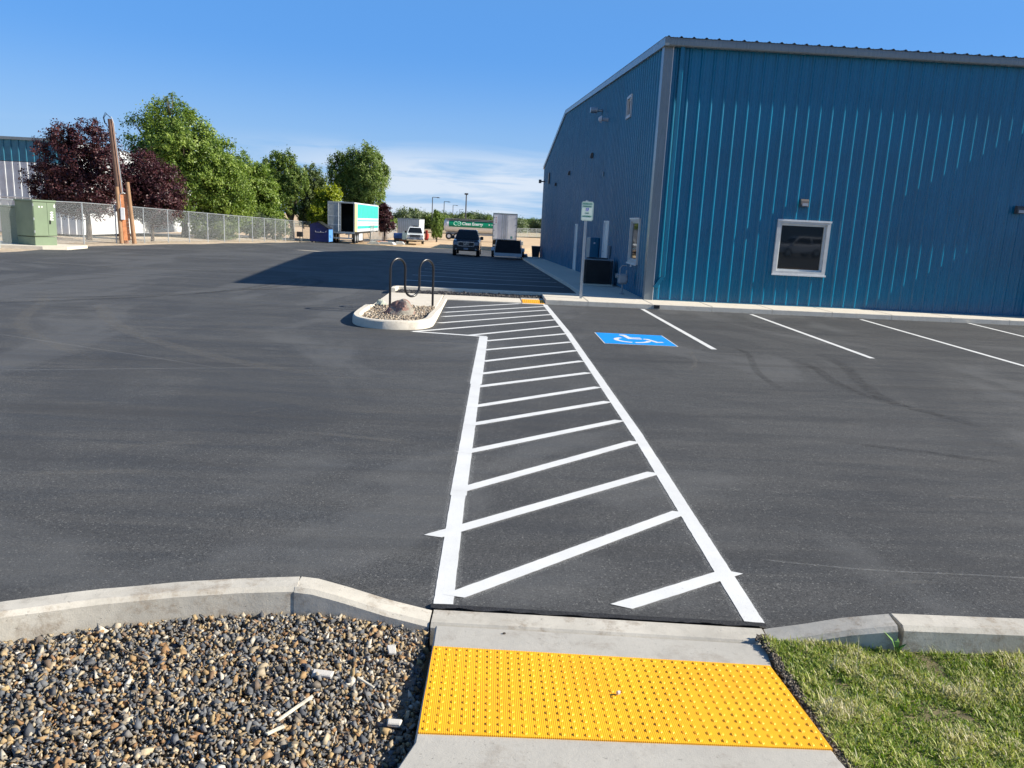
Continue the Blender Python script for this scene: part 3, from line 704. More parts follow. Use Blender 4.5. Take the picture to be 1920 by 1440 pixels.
def slab(name, x0, x1, y0, y1, z, mat=CONCN, zt=None):
    m = MB(); n = max(1, int(abs(y1-y0)/3)) if zt is None else 1
    for i in range(n):
        a = y0+(y1-y0)*i/n; b = y0+(y1-y0)*(i+1)/n-(.010 if n > 1 else 0)
        z00 = (gz(x0, a)+z) if zt is None else zt[0]; z11 = (gz(x0, b)+z) if zt is None else zt[1]
        c = .012
        m.add([(x0, a, -.9), (x1, a, -.9), (x1, b, -.9), (x0, b, -.9), (x0, a, z00-c), (x1, a, z00-c), (x1, b, z11-c), (x0, b, z11-c), (x0+c, a+c, z00), (x1-c, a+c, z00), (x1-c, b-c, z11), (x0+c, b-c, z11)],
              [(0, 3, 2, 1), (0, 1, 5, 4), (1, 2, 6, 5), (2, 3, 7, 6), (3, 0, 4, 7), (4, 5, 9, 8), (5, 6, 10, 9), (6, 7, 11, 10), (7, 4, 8, 11), (8, 9, 10, 11)])
    return struct(m.build(name, mat))
slab("island_pad", -2.36, -1.0, 16.3, 19.5, .04, zt=(.05, .04))
slab("sidewalk", -.99, .92, 18.57, 19.5, .12, zt=(.03, .04))
slab("ramp", .93, 1.50, 18.52, 19.5, .1, zt=(.012, .05))
xs = [1.51, 2.55, 4.12, 5.6, 7.1, 8.6, 10.1, 11.6, 13.1, 14.6, 17.6, 20.6, 26, 34, 44]
for a, b in zip(xs[:-1], xs[1:]): slab("sidewalk", a, b-.008, 18.62+.002*(a > 4), 19.5 if b < 2 else 19.9, .12, zt=(.12, .12))
slab("side_walk", 2.66, 4.25, 19.92, 62, .115)
slab("side_walk", 2.56, 4.115, 19.905, 19.91, .115, zt=(.116, .116))
m = MB().box(4.16, 4.30, 18.60, 18.64, .02, .1); struct(m.build("drain_slot", BLACK))
struct(curb("kerb", [(-2.36, 19.5), (-2.38, 20.05), (-2.30, 20.27), (-2.1, 20.33), (2.655, 20.30)], .14, .15, -1, CONCN, zb=-.05))
tactile("tactile_plate", "small yellow tactile plate in the far kerb ramp by the building", [(.95, 18.56), (1.48, 18.56), (1.48, 19.15), (.95, 19.15)], .043, .015, 11, 8, .007, .016, YEL)
n = 5200; x = rng.uniform(-2.26, -1.0, n); y = rng.uniform(13.3, 16.35, n)
ok = ~((y < 13.9) & ((np.hypot((x+1.62)/.68, (y-14.0)/.68) > 1))); x = x[ok]; y = y[ok]
stones("island_gravel", np.stack([x, y, .06+rng.uniform(-.015, .015, len(x))], -1), rng.uniform(.018, .032, len(x)), GRT, "tan gravel filling the kerbed island", .7)
struct(polysheet("island_soil", [(-2.3, 16.32), (-2.3, 14), (-2.0, 13.45), (-1.6, 13.33), (-1.2, 13.45), (-.97, 14), (-.97, 16.32)], .05, EARTH))
n = 5000; stones("rear_gravel", np.stack([rng.uniform(-2.2, 2.62, n), rng.uniform(19.51, 20.18, n), .035+rng.uniform(-.02, .02, n)], -1), rng.uniform(.018, .032, n), GRD, "dark gravel strip behind the far walk", .7)
struct(polysheet("rear_soil", [(-2.3, 19.5), (2.55, 19.5), (2.65, 20.2), (-2.3, 20.2)], .02, EARTH))
# boulders
def boulder(name, label, loc, sx, sy, sz, mat, seed):
    import bmesh
    b = bmesh.new(); bmesh.ops.create_icosphere(b, subdivisions=4, radius=1)
    for v in b.verts:
        c = v.co.copy()
        for k in range(7):
            rr = random.Random(seed*31+k); d = Vector((rr.uniform(-1, 1), rr.uniform(-1, 1), rr.uniform(-.3, 1))).normalized(); t = c.dot(d); lim = .68+.2*rr.random()
            if t > lim: c -= d*(t-lim)
        c *= 1+.10*noise.noise(c*1.7+Vector((seed, 0, 0)))+.04*noise.noise(c*6+Vector((seed, 0, 0)))
        v.co = Vector((c.x*sx, c.y*sy, max(-.12, c.z)*sz))
    me = bpy.data.meshes.new(name); b.to_mesh(me); b.free(); me.materials.append(mat); o = bpy.data.objects.new(name, me); COL.objects.link(o); o.location = loc
    return tag(o, label, 'rock')
def rockmat(name, a, b, c_):
    m, t, p = nt(name); n1 = noise_n(t, 3.2, 4, .6, dist=.6); n2 = noise_n(t, 14, 6, .75)
    c = mix(t, rmp(t, n1, .46, .54), a, b); c = mix(t, rmp(t, n2, .45, .7, 0, .7), c, c_)
    t.links.new(c, p.inputs['Base Color']); p.inputs['Roughness'].default_value = .85; bump(t, p, n2, .9, .03); return m
boulder("boulder", "reddish brown and grey boulder on the gravel under the bike rack", (-1.60, 14.85, .07), .30, .28, .31, rockmat("red_rock", (.27, .15, .12), (.30, .28, .23), (.12, .085, .075)), 12)
boulder("boulder", "small pale green rock beside the left island kerb", (-2.14, 16.25, .05), .12, .11, .15, rockmat("green_rock", (.42, .46, .36), (.55, .55, .45), (.3, .33, .26)), 8)
# bike rack
rk = thing("bike_rack", "black wave shaped bike rack standing over the boulder on the island", "bike rack", (-1.86, 15.45, .06))
A = Vector((0, 0, 0)); B = Vector((-1.07+1.86, 16.35-15.45, .05)); L = math.hypot(B.x, B.y); ux, uy = B.x/L, B.y/L
pts = []; r = L/6; top = 1.03; H1 = top-r; H2 = .26+r
def rp(s, z): return (ux*s, uy*s, z)
pts.append(rp(0, -.05)); pts.append(rp(0, .4))
for k in range(13): a = math.pi-math.pi*k/12; pts.append(rp(r+r*math.cos(a), H1+r*math.sin(a)))
for k in range(13): a = math.pi+math.pi*k/12; pts.append(rp(3*r+r*math.cos(a), H2+r*math.sin(a)))
for k in range(13): a = math.pi-math.pi*k/12; pts.append(rp(5*r+r*math.cos(a), H1-.03+r*math.sin(a)))
pts.append(rp(6*r, .4)); pts.append(rp(6*r, -.01))
MB().tube(pts, .024, 12).build("hoop_tube", BLACK, rk, smooth=True)
for s, z in ((0, -.03), (6*r, -.008)): MB().cyl(rp(s, z), .075, .012, n=20).build("base_plate", GALV, rk)

# ------------------------------------------------------------ reserved sign
sg = thing("parking_sign", "green and white reserved parking sign on a thin square steel post", "sign", (2.44, 19.3, .1), R_(2))
m = MB(); m.box(-.03, .03, -.012, .012, 0, 2.42)
m.box(-.03, -.024, -.03, -.012, 0, 2.42); m.box(.024, .03, -.03, -.012, 0, 2.42); m.build("post", GALV, sg)
m = MB(); w, h = .15, .23; c = .03; zc = 2.16
poly = [(-w+c, zc-h), (w-c, zc-h), (w, zc-h+c), (w, zc+h-c), (w-c, zc+h), (-w+c, zc+h), (-w, zc+h-c), (-w, zc-h+c)]
pl = m.prism([(a+.02, b) for a, b in poly], -.038, -.034).build("sign_plate", SIGNW, sg)
m = MB()
for (a, b, c_, d) in ((-.135+.02, .135+.02, 2.37, 2.374), (-.135+.02, .135+.02, 1.945, 1.949), (-.139+.02, -.135+.02, 1.945, 2.374), (.135+.02, .139+.02, 1.945, 2.374)): m.box(a, b, -.0395, -.038, c_, d)
m.build("border", SIGNG, pl)
text("lettering", "RESERVED", .052, SIGNG, pl, (.02, -.0392, 2.335), off=.0012)
text("lettering", "PARKING", .052, SIGNG, pl, (.02, -.0392, 2.275), off=.0012)
MB().box(-.035+.02, .035+.02, -.0395, -.038, 2.165, 2.235).build("blue_panel", SIGNB, pl)
m = MB(); wheelchair(m, .085, 0); o = m.build("wheelchair_figure", TEXTW, pl); o.rotation_euler = (R_(90), 0, 0); o.location = (.02, -.0402, 2.2)
text("lettering", "VAN", .042, SIGNG, pl, (.02, -.0392, 2.115), off=.0012)
text("lettering", "ACCESSIBLE", .045, SIGNG, pl, (.02, -.0392, 2.04), sx=.95, off=.001)
MB().cyl((.02, -.042, 2.375), .006, .006, 'y', 8).build("bolt", GALV, pl)

# ------------------------------------------------------------ blue building
BX, BY = 4.19, 19.80
bld = thing("metal_building", "large blue ribbed metal building with grey trim on the right", "building", (BX, BY, 0))
PROF = [(0, 0), (.026, .032), (.048, .032), (.086, 0), (.135, 0), (.143, .006), (.155, .006), (.163, 0), (.225, 0), (.233, .006), (.245, .006), (.253, 0)]
def ribs(u0, u1, off=0.):
    o = [(u0, 0)]; k = 0
    while True:
        for u, d in PROF:
            uu = u0+off+k*.305+u
            if uu > u1: o.append((u1, 0)); return o
            o.append((uu, d))
        k += 1
def panel(m, prof, mapf, zlo, zhi, holes=()):
    for (u0, d0), (u1, d1_) in zip(prof[:-1], prof[1:]):
        segs = [(zlo(u0), zlo(u1), zhi(u0), zhi(u1))]
        for (ha, hb, hz0, hz1) in holes:
            if u0 >= ha and u1 <= hb: segs = [(zlo(u0), zlo(u1), hz0, hz0), (hz1, hz1, zhi(u0), zhi(u1))]
        for a0, a1, b0, b1 in segs: m.add([mapf(u0, d0, a0), mapf(u1, d1_, a1), mapf(u1, d1_, b1), mapf(u0, d0, b0)], [(0, 1, 2, 3)])
# front wall (facing the camera): local frame of bld
WX = 41.
fw = (3.21, 4.59, .93, 2.30)
m = MB(); panel(m, ribs(.18, WX, .08), lambda u, d, z: (u, -d, z), lambda u: .14, lambda u: 6.36, [fw]); m.build("front_wall", BLUE, bld, cm=1)
# gable wall
RY, FY = 24.6, 39.8
def ztop(y): return 6.38+(7.97-6.38)*min(y/RY, 1) if y < RY else 7.97+(6.05-7.97)*(y-RY)/(FY-RY)
def zbot(y): return gz(BX, y+BY)+.12
gh = [(1.36, 2.70, .93, 2.18), (6.7, 7.85, -.2, 2.12), (15.75, 16.75, -.4, 1.98), (4.1, 4.85, 5.15, 5.8)]
def gpanel():
    m = MB(); pr = ribs(.18, FY, .1)
    pr2 = []
    for a, b in zip(pr[:-1], pr[1:]):
        pr2.append(a)
        if a[0] < RY < b[0]: pr2.append((RY, 0))
    pr2.append(pr[-1]); panel(m, pr2, lambda u, d, z: (-d, u, z), zbot, ztop, gh); return m
gpanel().build("gable_wall", BLUE, bld, cm=1)
m = MB(); m.add([(WX, 0, 0), (WX, FY, -.8), (WX, FY, 6.0), (WX, RY, 7.9), (WX, 0, 6.3)], [(0, 1, 2, 3, 4)]); m.add([(0, FY, -1), (WX, FY, -1), (WX, FY, 6.), (0, FY, 6.)], [(0, 1, 2, 3)])
m.build("rear_wall", BLUE, bld)
# roof with ribs
def roof():
    m = MB(); pr = ribs(-.10, WX+.1, .05)
    for (ya, za, yb, zb_) in ((-.24, 6.42, RY, 8.06), (RY, 8.06, FY+.2, 6.10)):
        for (u0, d0), (u1, d1_) in zip(pr[:-1], pr[1:]):
            m.add([(u0, ya, za+d0), (u1, ya, za+d1_), (u1, yb, zb_+d1_), (u0, yb, zb_+d0)], [(0, 1, 2, 3)])
    return m
rf = roof().build("roof", ROOFM, bld, cm=1)
m = MB(); m.prism([(-.21, 6.26), (-.19, 6.24), (-.045, 6.24), (-.045, 6.39), (-.205, 6.415), (-.215, 6.35)], -.06, WX, 'x'); m.build("gutter", GREYT, bld)
# trims
m = MB(); m.box(-.055, .0, .0, .20, .12, 6.32); m.box(-.055, .16, -.052, -.002, .12, 6.30); m.build("corner_trim", GREYT, bld)
m = MB(); m.box(.162, .176, -.060, .0, .12, 6.30); m.build("corner_bead", WHITE, bld)
m = MB()
for (ya, za, yb, zb_) in ((-.22, 6.40, RY, 8.07), (RY, 8.07, FY+.2, 6.10)):
    m.add([(-.09, ya, za+.03), (-.09, yb, zb_+.03), (-.09, yb, zb_-.17), (-.09, ya, za-.17), (.02, ya, za+.03), (.02, yb, zb_+.03), (.02, yb, zb_-.17), (.02, ya, za-.17)], [(0, 1, 2, 3), (4, 7, 6, 5), (0, 4, 5, 1), (3, 2, 6, 7), (0, 3, 7, 4), (1, 5, 6, 2)])
m.build("rake_trim", GREYT, bld)
m = MB(); m.box(.19, WX, -.045, .0, .115, .15); m.build("base_trim", BLUETRIM, bld)
# downspout
m = MB(); m.box(.33, .43, -.13, -.045, .72, 6.25, .012); m.prism([(.33, .74), (.43, .74), (.24, .42), (.15, .46)], -.128, -.047, 'y'); m.build("downspout", BLUETRIM, bld)
# windows
FRAMEM = mk('window_frame_paint', (.56, .56, .54), .45, var=.12, vs=6)
def window(x0, x1, z0, z1, wall, name="window", fw_=.06, sill=True, mull=False):
    """wall: 'f' front or 'g' gable"""
    def bx(m, a0, a1, d0, d1_, b0, b1):
        if wall == 'f': m.box(a0, a1, d0, d1_, b0, b1)
        else: m.box(d0, d1_, a0, a1, b0, b1)
    m = MB(); P, Q = -.055, .11
    bx(m, x0-.03, x0+fw_, P, Q, z0-.03, z1+.03); bx(m, x1-fw_, x1+.03, P, Q, z0-.03, z1+.03)
    bx(m, x0+fw_, x1-fw_, P, Q, z1-fw_, z1+.03); bx(m, x0+fw_, x1-fw_, P, Q, z0-.03, z0+fw_)
    fr = m.build("window_frame", FRAMEM, bld)
    m = MB(); i = .045; bx(m, x0+fw_, x0+fw_+i, .0, .08, z0+fw_, z1-fw_); bx(m, x1-fw_-i, x1-fw_, .0, .08, z0+fw_, z1-fw_); bx(m, x0+fw_+i, x1-fw_-i, .0, .08, z1-fw_-i, z1-fw_); bx(m, x0+fw_+i, x1-fw_-i, .0, .08, z0+fw_, z0+fw_+i)
    m.build("sash", mk("vinyl", (.62, .64, .62), .4, var=.05), fr)
    m = MB(); dp = .05 if wall == 'f' else .0; bx(m, x0+fw_+i, x1-fw_-i, dp, dp+.02, z0+fw_+i, z1-fw_-i); m.build("pane", GLASS, fr)
    if sill:
        m = MB(); bx(m, x0-.05, x1+.05, -.085, -.055, z0-.055, z0-.01); m.build("sill", WHITE, fr)
        m = MB(); bx(m, x0-.04, x1+.04, -.08, -.055, z1+.0, z1+.045); m.build("head_flashing", WHITE, fr)
    return fr
window(3.24, 4.56, .96, 2.27, 'f')
window(1.39, 2.67, .96, 2.15, 'g'); window(4.13, 4.82, 5.18, 5.77, 'g', fw_=.05, sill=False)
for (a, b, z0, z1) in ((6.7, 7.85, gz(BX, 27)+.12, 2.12), (15.75, 16.75, gz(BX, 36)+.12, 1.98)):
    m = MB(); m.box(-.05, .10, a, a+.07, z0, z1); m.box(-.05, .10, b-.07, b, z0, z1); m.box(-.05, .10, a+.07, b-.07, z1-.07, z1); fr = m.build("door_frame", WHITE, bld)
    m = MB(); m.box(-.012, .02, a+.075, b-.075, z0+.01, z1-.075); dr = m.build("door", WHITE, fr)
    MB().tube([(-.02, b-.2, z0+1.), (-.08, b-.2, z0+1.), (-.08, b-.33, z0+1.)], .014, 8).build("handle", GALV, dr)
# wall lamps
def wall_lamp(x, z, y=None):
    m = MB()
    if y is None:
        m.prism([(-.04, z-.09), (-.17, z-.09), (-.15, z+.05), (-.11, z+.10), (-.04, z+.10)], x-.10, x+.10, 'x'); o = m.build("wall_lamp", BRONZE, bld)
        MB().box(x-.075, x+.075, -.175, -.168, z-.07, z+.0).build("lens", LENS, o)
    else:
        m.prism([(-.04, z-.10), (-.16, z-.10), (-.14, z+.06), (-.10, z+.10), (-.04, z+.10)], y-.12, y+.12, 'y'); m.build("wall_lamp", BRONZE, bld)
wall_lamp(3.81, 2.73); wall_lamp(9.40, 2.83)
for y, z in ((12.1, 4.68), (20.6, 4.5), (28.3, 4.3)): wall_lamp(0, z, y)
m = MB(); m.box(-.12, -.035, 33.6, 34.4, 4.6, 5.3); m.build("wall_vent", BRONZE, bld)
m = MB(); m.box(-.30, -.03, 38.0, 38.15, 4.9, 4.98); m.box(-.48, -.3, 37.95, 38.3, 4.82, 5.06); m.build("wall_lamp", BRONZE, bld)
m = MB(); m.cyl((-.03, 10.3, 6.15), .05, -.22, 'x', 12); m.cyl((-.22, 10.3, 6.15), .11, -.26, 'x', 14); m.build("vent_pipe", GALV, bld, smooth=True)
m = MB(); m.tube([(-.03, 8.6, 5.62), (-.28, 8.6, 5.62)], .065, 12); m.cyl((-.28, 8.6, 5.62), .13, -.10, 'x', 14, .06); m.build("vent_pipe", OFFW, bld, smooth=True)
m = MB(); m.box(-.06, -.035, 8.8, 8.9, 3.7, 3.85); m.build("conduit_box", METER, bld)
# electrical cabinet and conduit
m = MB(); m.box(-.36, -.036, 8.7, 9.8, .02, 1.5, .01); eb = m.build("electrical_cabinet", BLUETRIM, bld)
MB().box(-.368, -.36, 8.75, 9.7, .1, 1.45).build("bright_side_sheet", GREYD, eb)  # pale sheet standing in for the bright reflection on the cabinet side
MB().box(-.24, -.18, 8.690, 8.70, 1.28, 1.34).build("cabinet_label", WHITE, eb)
m = MB(); m.tube([(-.06, 6.1, .1), (-.06, 6.1, 1.0)], .03, 8); m.box(-.12, -.036, 6.0, 6.2, 1.0, 1.3); m.build("conduit", METER, bld)
# unseen canopy and wing wall further right, shaped to shade the front wall
m = MB(); m.box(9.75, 15.5, -.36, -.045, 3.95, 5.05); m.build("canopy", BLUETRIM, bld)
m = MB(); m.box(10.35, 10.45, -.60, -.045, .13, 2.95); m.build("wing_wall", BLUETRIM, bld)
# gas meter
gm = thing("gas_meter", "grey gas meter on a pipe against the blue gable wall", "gas meter", (3.80, 21.15, .115))
MB().tube([(-.0, 0, 0), (0, 0, .28)], .022, 10).build("riser_pipe", METER, gm); MB().cyl((0, 0, 0), .07, .02, n=14).build("flange", METER, gm)
m = MB(); m.box(-.13, .13, -.09, .09, .28, .56, .04); m.cyl((0, -.09, .42), .10, -.03, 'y', 18); m.build("meter_body", METER, gm)
m = MB(); m.tube([(-.09, 0, .56), (-.09, 0, .70), (-.03, 0, .78), (.08, 0, .78)], .018, 8); m.tube([(.09, 0, .56), (.09, 0, .66)], .018, 8); m.build("inlet_pipe", METER, gm)
m = MB(); m.cyl((-.2, 0, .5), .06, .07, 'x', 16); m.build("regulator", METER, gm); MB().cyl((.19, -.02, .76), .03, .06, n=10, r2=.008).build("vent_cap", WHITE, gm)
# condenser
ac = thing("air_conditioner", "black outdoor air conditioner unit by the gable wall", "air conditioner", (3.55, 24.5, .1))
MB().box(-.46, .46, -.46, .46, .0, .05).build("base_pad", CONCN, ac)
m = MB()
for sx in (-1, 1):
    for sy in (-1, 1): m.box(sx*.42-.02, sx*.42+.02, sy*.42-.02, sy*.42+.02, .05, .78)
for k in range(22):
    z = .08+k*.031; m.box(-.43, .43, -.435, -.425, z, z+.012); m.box(-.435, -.425, -.425, .43, z, z+.012); m.box(.425, .435, -.425, .43, z, z+.012)
m.box(-.38, .38, -.38, .38, .06, .76); m.build("louvred_housing", CONDM, ac)
m = MB(); m.box(-.44, .44, -.44, .44, .78, .81, .008); m.build("top_rim", METER, ac)
m = MB(); m.cyl((0, 0, .81), .34, .015, n=24)
for k in range(12): a = k*math.pi/12; m.tube([(-.34*math.cos(a), -.34*math.sin(a), .84), (.34*math.cos(a), .34*math.sin(a), .84)], .004, 4)
m.build("fan_guard", CONDM, ac)
gb = thing("waste_bin", "dark wheeled bin at the far corner of the blue building", "bin", (3.72, 57.5, gz(3.3, 57.5)+.115))
gb.scale = (.85, .85, .85)
m = MB(); m.loft([[(-.28, -.3, .08), (.28, -.3, .08), (.28, .3, .08), (-.28, .3, .08)], [(-.36, -.38, .95), (.36, -.38, .95), (.36, .38, .95), (-.36, .38, .95)]]); m.build("body", CONDM, gb)
MB().box(-.38, .38, -.42, .4, .95, 1.02, .015).build("lid", BLACK, gb)
for s in (-1, 1): MB().cyl((s*.26, .3, .09), .09, .05, 'x', 14).build("wheel", DARK, gb)

# ------------------------------------------------------------ cabinet with pad
yc = 32.3; cab = thing("utility_cabinet", "tall green utility cabinet with two lit doors on a concrete pad", "utility cabinet", (-17.95, 32.0, .12), R_(-24))
cab.scale = (.93, .93, .98)
# local: front faces +x, side faces -y
m = MB(); m.box(-.55, .50, -.48, .52, 0, .33); m.build("base", GREENC, cab)
m = MB(); m.box(-.55, .53, -.51, .54, .36, 1.72, .012); bd_ = m.build("body", GREENC, cab)
m = MB(); m.box(-.58, .57, -.54, .57, 1.72, 1.80, .02); m.build("lid", GREENC, cab)
for a, b in ((-.49, .12), (.13, .52)):
    m = MB(); m.box(.53, .548, a, b, .40, 1.70, .005); dd = m.build("door", GREENC, cab)
    if a > 0:
        MB().box(.548, .58, a+.06, a+.11, .86, 1.0).build("handle", BLACK, dd)
        text("lettering", "PM4", .20, TEXTW, dd, (.5505, .33, 1.18), (R_(90), R_(-90), R_(90)), off=.004)
        MB().box(.549, .552, .44, .50, 1.52, 1.64).build("sticker", WHITE, dd)
    else:
        MB().box(.549, .552, -.27, -.2, 1.5, 1.56).build("sticker", WHITE, dd); MB().box(.549, .552, -.13, -.08, 1.5, 1.56).build("sticker", WHITE, dd)
        for z in (.5, 1.0, 1.55): MB().cyl((.54, -.505, z), .02, .1, n=8).build("hinge", GALV, dd)
cab2 = thing("utility_cabinet", "lower dark green cabinet behind the tall utility cabinet", "utility cabinet", (-18.95, 32.85, .12), R_(-24))
m = MB(); m.box(-.5, .45, -.6, .6, 0, 1.42, .015); m.build("body", GREENC, cab2); MB().box(-.52, .47, -.64, .62, 1.42, 1.50, .02).build("lid", GREENC, cab2)
m = MB(); m.prism([(-24, 31.2), (-18.9, 30.75), (-17.2, 30.95), (-16.5, 31.4), (-16.6, 33.2), (-24, 34.2)], -.1, .12, 'z'); tag(m.build("cabinet_pad", CONCN), "pale concrete pad with clipped corner under the green cabinets", "concrete pad")

# ------------------------------------------------------------ fence
def fence(name, label, y0, y1, n, fx, cat='fence'):
    f = thing(name, label, cat, (fx(y0), y0, 0)); X0 = fx(y0)
    V = []; Fm = []; m = MB(); tops = []
    for i in range(n+1):
        y = y0+(y1-y0)*i/n; x = fx(y); z = gz(x, y)+.02; lx, ly = x-X0, y-y0
        V += [(lx, ly, z+.04), (lx, ly, z+1.80)]; tops.append((lx, ly, z+1.83))
        big = i in (0, n); mm = MB().cyl((lx, ly, z-.05), .045 if big else .03, 1.95 if big else 1.89, n=8); po = mm.build("post", GALV, f)
    for i in range(n): Fm.append((2*i, 2*i+2, 2*i+3, 2*i+1))
    MB().add(V, Fm).build("chain_link_fabric", MESHM, f); MB().tube(tops, .022, 6).build("top_rail", GALV, f)
    return f
fence("chain_link_fence", "long chain link fence running along the left side of the lot", 24.6, 24.6+3.05*18, 18, fenceX)
fence("chain_link_fence", "far chain link fence beyond the teal box trailer", 84, 120, 24, lambda y: -12.25-.04*(y-84))

# ------------------------------------------------------------ pole, board, mailbox
up = thing("utility_pole", "weathered leaning wooden utility pole between the purple trees", "utility pole", (-18.45, 40.5, -.15))
MB().tube([(.1, 0, 0), (-.05, 0, 2.5), (-.30, 0, 6.1)], [.17, .155, .125], 12).build("pole", WOOD, up, smooth=True)
m = MB(); m.tube([(.34, -.1, .2), (.16, -.12, 2.6), (-.1, -.1, 5.9), (-.2, -.1, 6.2), (-.28, -.1, 6.15)], .02, 8); m.build("conduit", GALV, up)
m = MB()
for k in range(3): m.tube([(-.30, -.05*k, 6.2), (-.48, -.05*k, 6.32+.04*k), (-.6, -.05*k, 6.15), (-.55, -.05*k, 5.9), (-.4, 0, 5.7)], .012, 5)
m.build("cable_loop", BLACK, up)
br = thing("equipment_board", "orange plank board between two wooden posts behind the fence", "equipment board", (-17.95, 39.9, -.05), R_(22))
MB().tube([(-.28, 0, 0), (-.36, 0, 2.75)], [.10, .085], 10).build("post", POSTW, br, smooth=True)
MB().tube([(.30, 0, 0), (.12, 0, 3.0)], [.11, .09], 10).build("post", POSTW, br, smooth=True)
m = MB()
for k in range(13): z = .15+k*.175; o_ = -.08*z/2.4; m.box(-.17+o_, .13+o_, .02, .06, z, z+.168)
m.build("planks", BOARD, br)
m = MB(); m.box(-.26, -.06, -.14, -.02, 1.15, 1.75, .02); m.build("meter_box", OFFW, br)
m = MB(); m.tube([(-.22, -.05, 1.7), (-.25, -.05, 2.35), (-.12, -.05, 2.5), (.02, 0, 2.42)], .018, 8); m.build("conduit", GALV, br)
mbx = thing("mailbox", "small black box on a post near the blue dumpster", "mailbox", (-16.1, 68.5, gz(-16.1, 68.5)))
MB().box(-.03, .03, -.03, .03, 0, .5).build("post", BLACK, mbx); MB().box(-.24, .24, -.2, .2, .5, .92, .03).build("box", BLACK, mbx)

# ------------------------------------------------------------ dumpster
dm = thing("dumpster", "dark blue dumpster with black sloping lids left of the teal trailer", "dumpster", (-15.3, 74, gz(-15.3, 74)))
m = MB(); m.prism([(-.98, .12), (.75, .12), (.75, 1.28), (-.2, 1.86), (-.98, 1.68)], -.9, .95, 'y'); m.build("body", DUMP, dm)
m = MB()
for s in (-.92, .90): m.prism([(.72, 1.30), (.72, 1.38), (-.22, 1.96), (-.22, 1.88)], s-.02 if s < 0 else .0, -.02 if s < 0 else .92, 'y')
m.build("lid", BLACK, dm)
m = MB(); m.prism([(-1.3, 1.58), (-.98, 1.70), (-.3, 1.93), (-.3, 1.88), (-.98, 1.64), (-1.3, 1.54)], -.9, .92, 'y'); m.build("lid", BLACK, dm)
DUMP_LIT = mk("dumpster_sunlit_blue", (.10, .28, .62), .4, var=.1)  # same blue paint, lightened to put sunlight into the right-hand end
m = MB(); m.box(.755, .775, -.88, .93, .14, 1.24); m.build("sunlit_end", DUMP_LIT, dm)
m = MB(); m.box(.78, .84, -.5, .5, .55, .75); m.build("fork_pocket", DUMP_LIT, dm)
for sx in (-.8, .6):
    for sy in (-.75, .75): MB().cyl((sx, sy-.03, .07), .07, .06, 'y', 10).build("caster", DARK, dm)
m = MB()
for k, x in enumerate((-.45, .02, .5)): m.prism([(x-.03, 1.0), (x+.03, 1.0), (x, 1.12)], -.915, -.905, 'y')
m.box(-.45, .35, -.915, -.905, .97, .99); m.build("emblem", TEXTW, dm)


# ------------------------------------------------------------ box trailers
def wheel(parent, x, y, z, r=.5, w=.28, rim=GALV, ax='x'):
    o = MB().cyl((x-w/2, y, z), r, w, 'x', 22).build("wheel", DARK, parent, smooth=True)
    MB().cyl((x-w/2-.012, y, z), r*.55, w+.024, 'x', 14).build("rim", rim, o)
    return o
tt = thing("box_trailer", "teal and white box trailer with its right rear door open", "trailer", (-13.93, 76, gz(-14, 76)), R_(-1.2))
W, L_, Z0, Z1 = 1.28, 14.5, 1.15, 3.92
m = MB(); m.box(-W, -W+.05, .0, L_, Z0, Z1); m.box(W-.05, W, .0, L_, Z0, Z1); m.box(-W+.05, W-.05, L_-.06, L_, Z0, Z1); m.box(-W+.05, W-.05, 0, L_, Z1-.05, Z1); m.build("box", TRW, tt)
m = MB(); m.box(-W+.05, W-.05, .0, L_-.06, Z0-.15, Z0+.02); m.build("floor", INTER, tt)
m = MB(); m.box(-W+.051, W-.051, 3.5, 3.6, Z0+.02, Z1-.051); m.box(-.9, .9, 2.5, 3.4, Z0+.03, Z0+1.5); m.build("cargo", INTER, tt)
m = MB(); m.box(-W, W, -.06, -.005, Z1-.12, Z1+.02); m.box(-W, W, -.06, -.005, Z0-.2, Z0-.02); m.box(W-.08, W, -.06, -.005, Z0-.02, Z1-.12); m.box(-W, -W+.06, -.06, -.005, Z0-.02, Z1-.12); m.build("rear_frame", GREYD, tt)
m = MB(); m.box(-W+.06, -.01, -.045, -.01, Z0, Z1-.12); dl = m.build("rear_door", GREYD, tt)
m = MB(); m.cyl((-.25, -.06, Z0), .02, Z1-Z0-.1, n=6)
for z in (1.75, 2.55): m.box(-W+.08, -.05, -.055, -.046, z, z+.05)
m.build("lock_rod", TRW, dl)
m = MB(); m.box(W+.012, W+.05, -.0, 1.22, Z0+.03, Z1-.1); m.build("rear_door", CREAM, tt)
m = MB(); m.box(W+.002, W+.01, 1.25, L_-.3, Z0+1.32, Z1-.12); m.box(W+.002, W+.01, 1.25, L_-.3, Z0+1.0, Z0+1.12); m.box(W+.002, W+.01, 1.25, L_-.3, Z0+.72, Z0+.78); m.box(W+.002, W+.01, 1.25, L_-.3, Z0+.28, Z0+.55); m.build("livery_stripe", TEAL, tt)
for y in (1.6, 2.8):
    for s in (-1, 1): wheel(tt, s*.95, y, .5)
m = MB(); m.box(-.45, -.38, .2, L_-.5, .85, 1.0); m.box(.38, .45, .2, L_-.5, .85, 1.0); m.build("chassis_rail", BLACK, tt)
m = MB(); m.box(.55, 1.1, 3.6, 5.4, .25, .95); m.build("underbody_box", TRW, tt)
for s in (-1, 1):
    m = MB(); m.box(s*.9-.06, s*.9+.06, 11.3, 11.45, 0, 1.0); m.tube([(s*.9, 11.3, .15), (s*.9, 9.6, .95)], .04, 6); m.build("landing_leg", GREYD, tt)
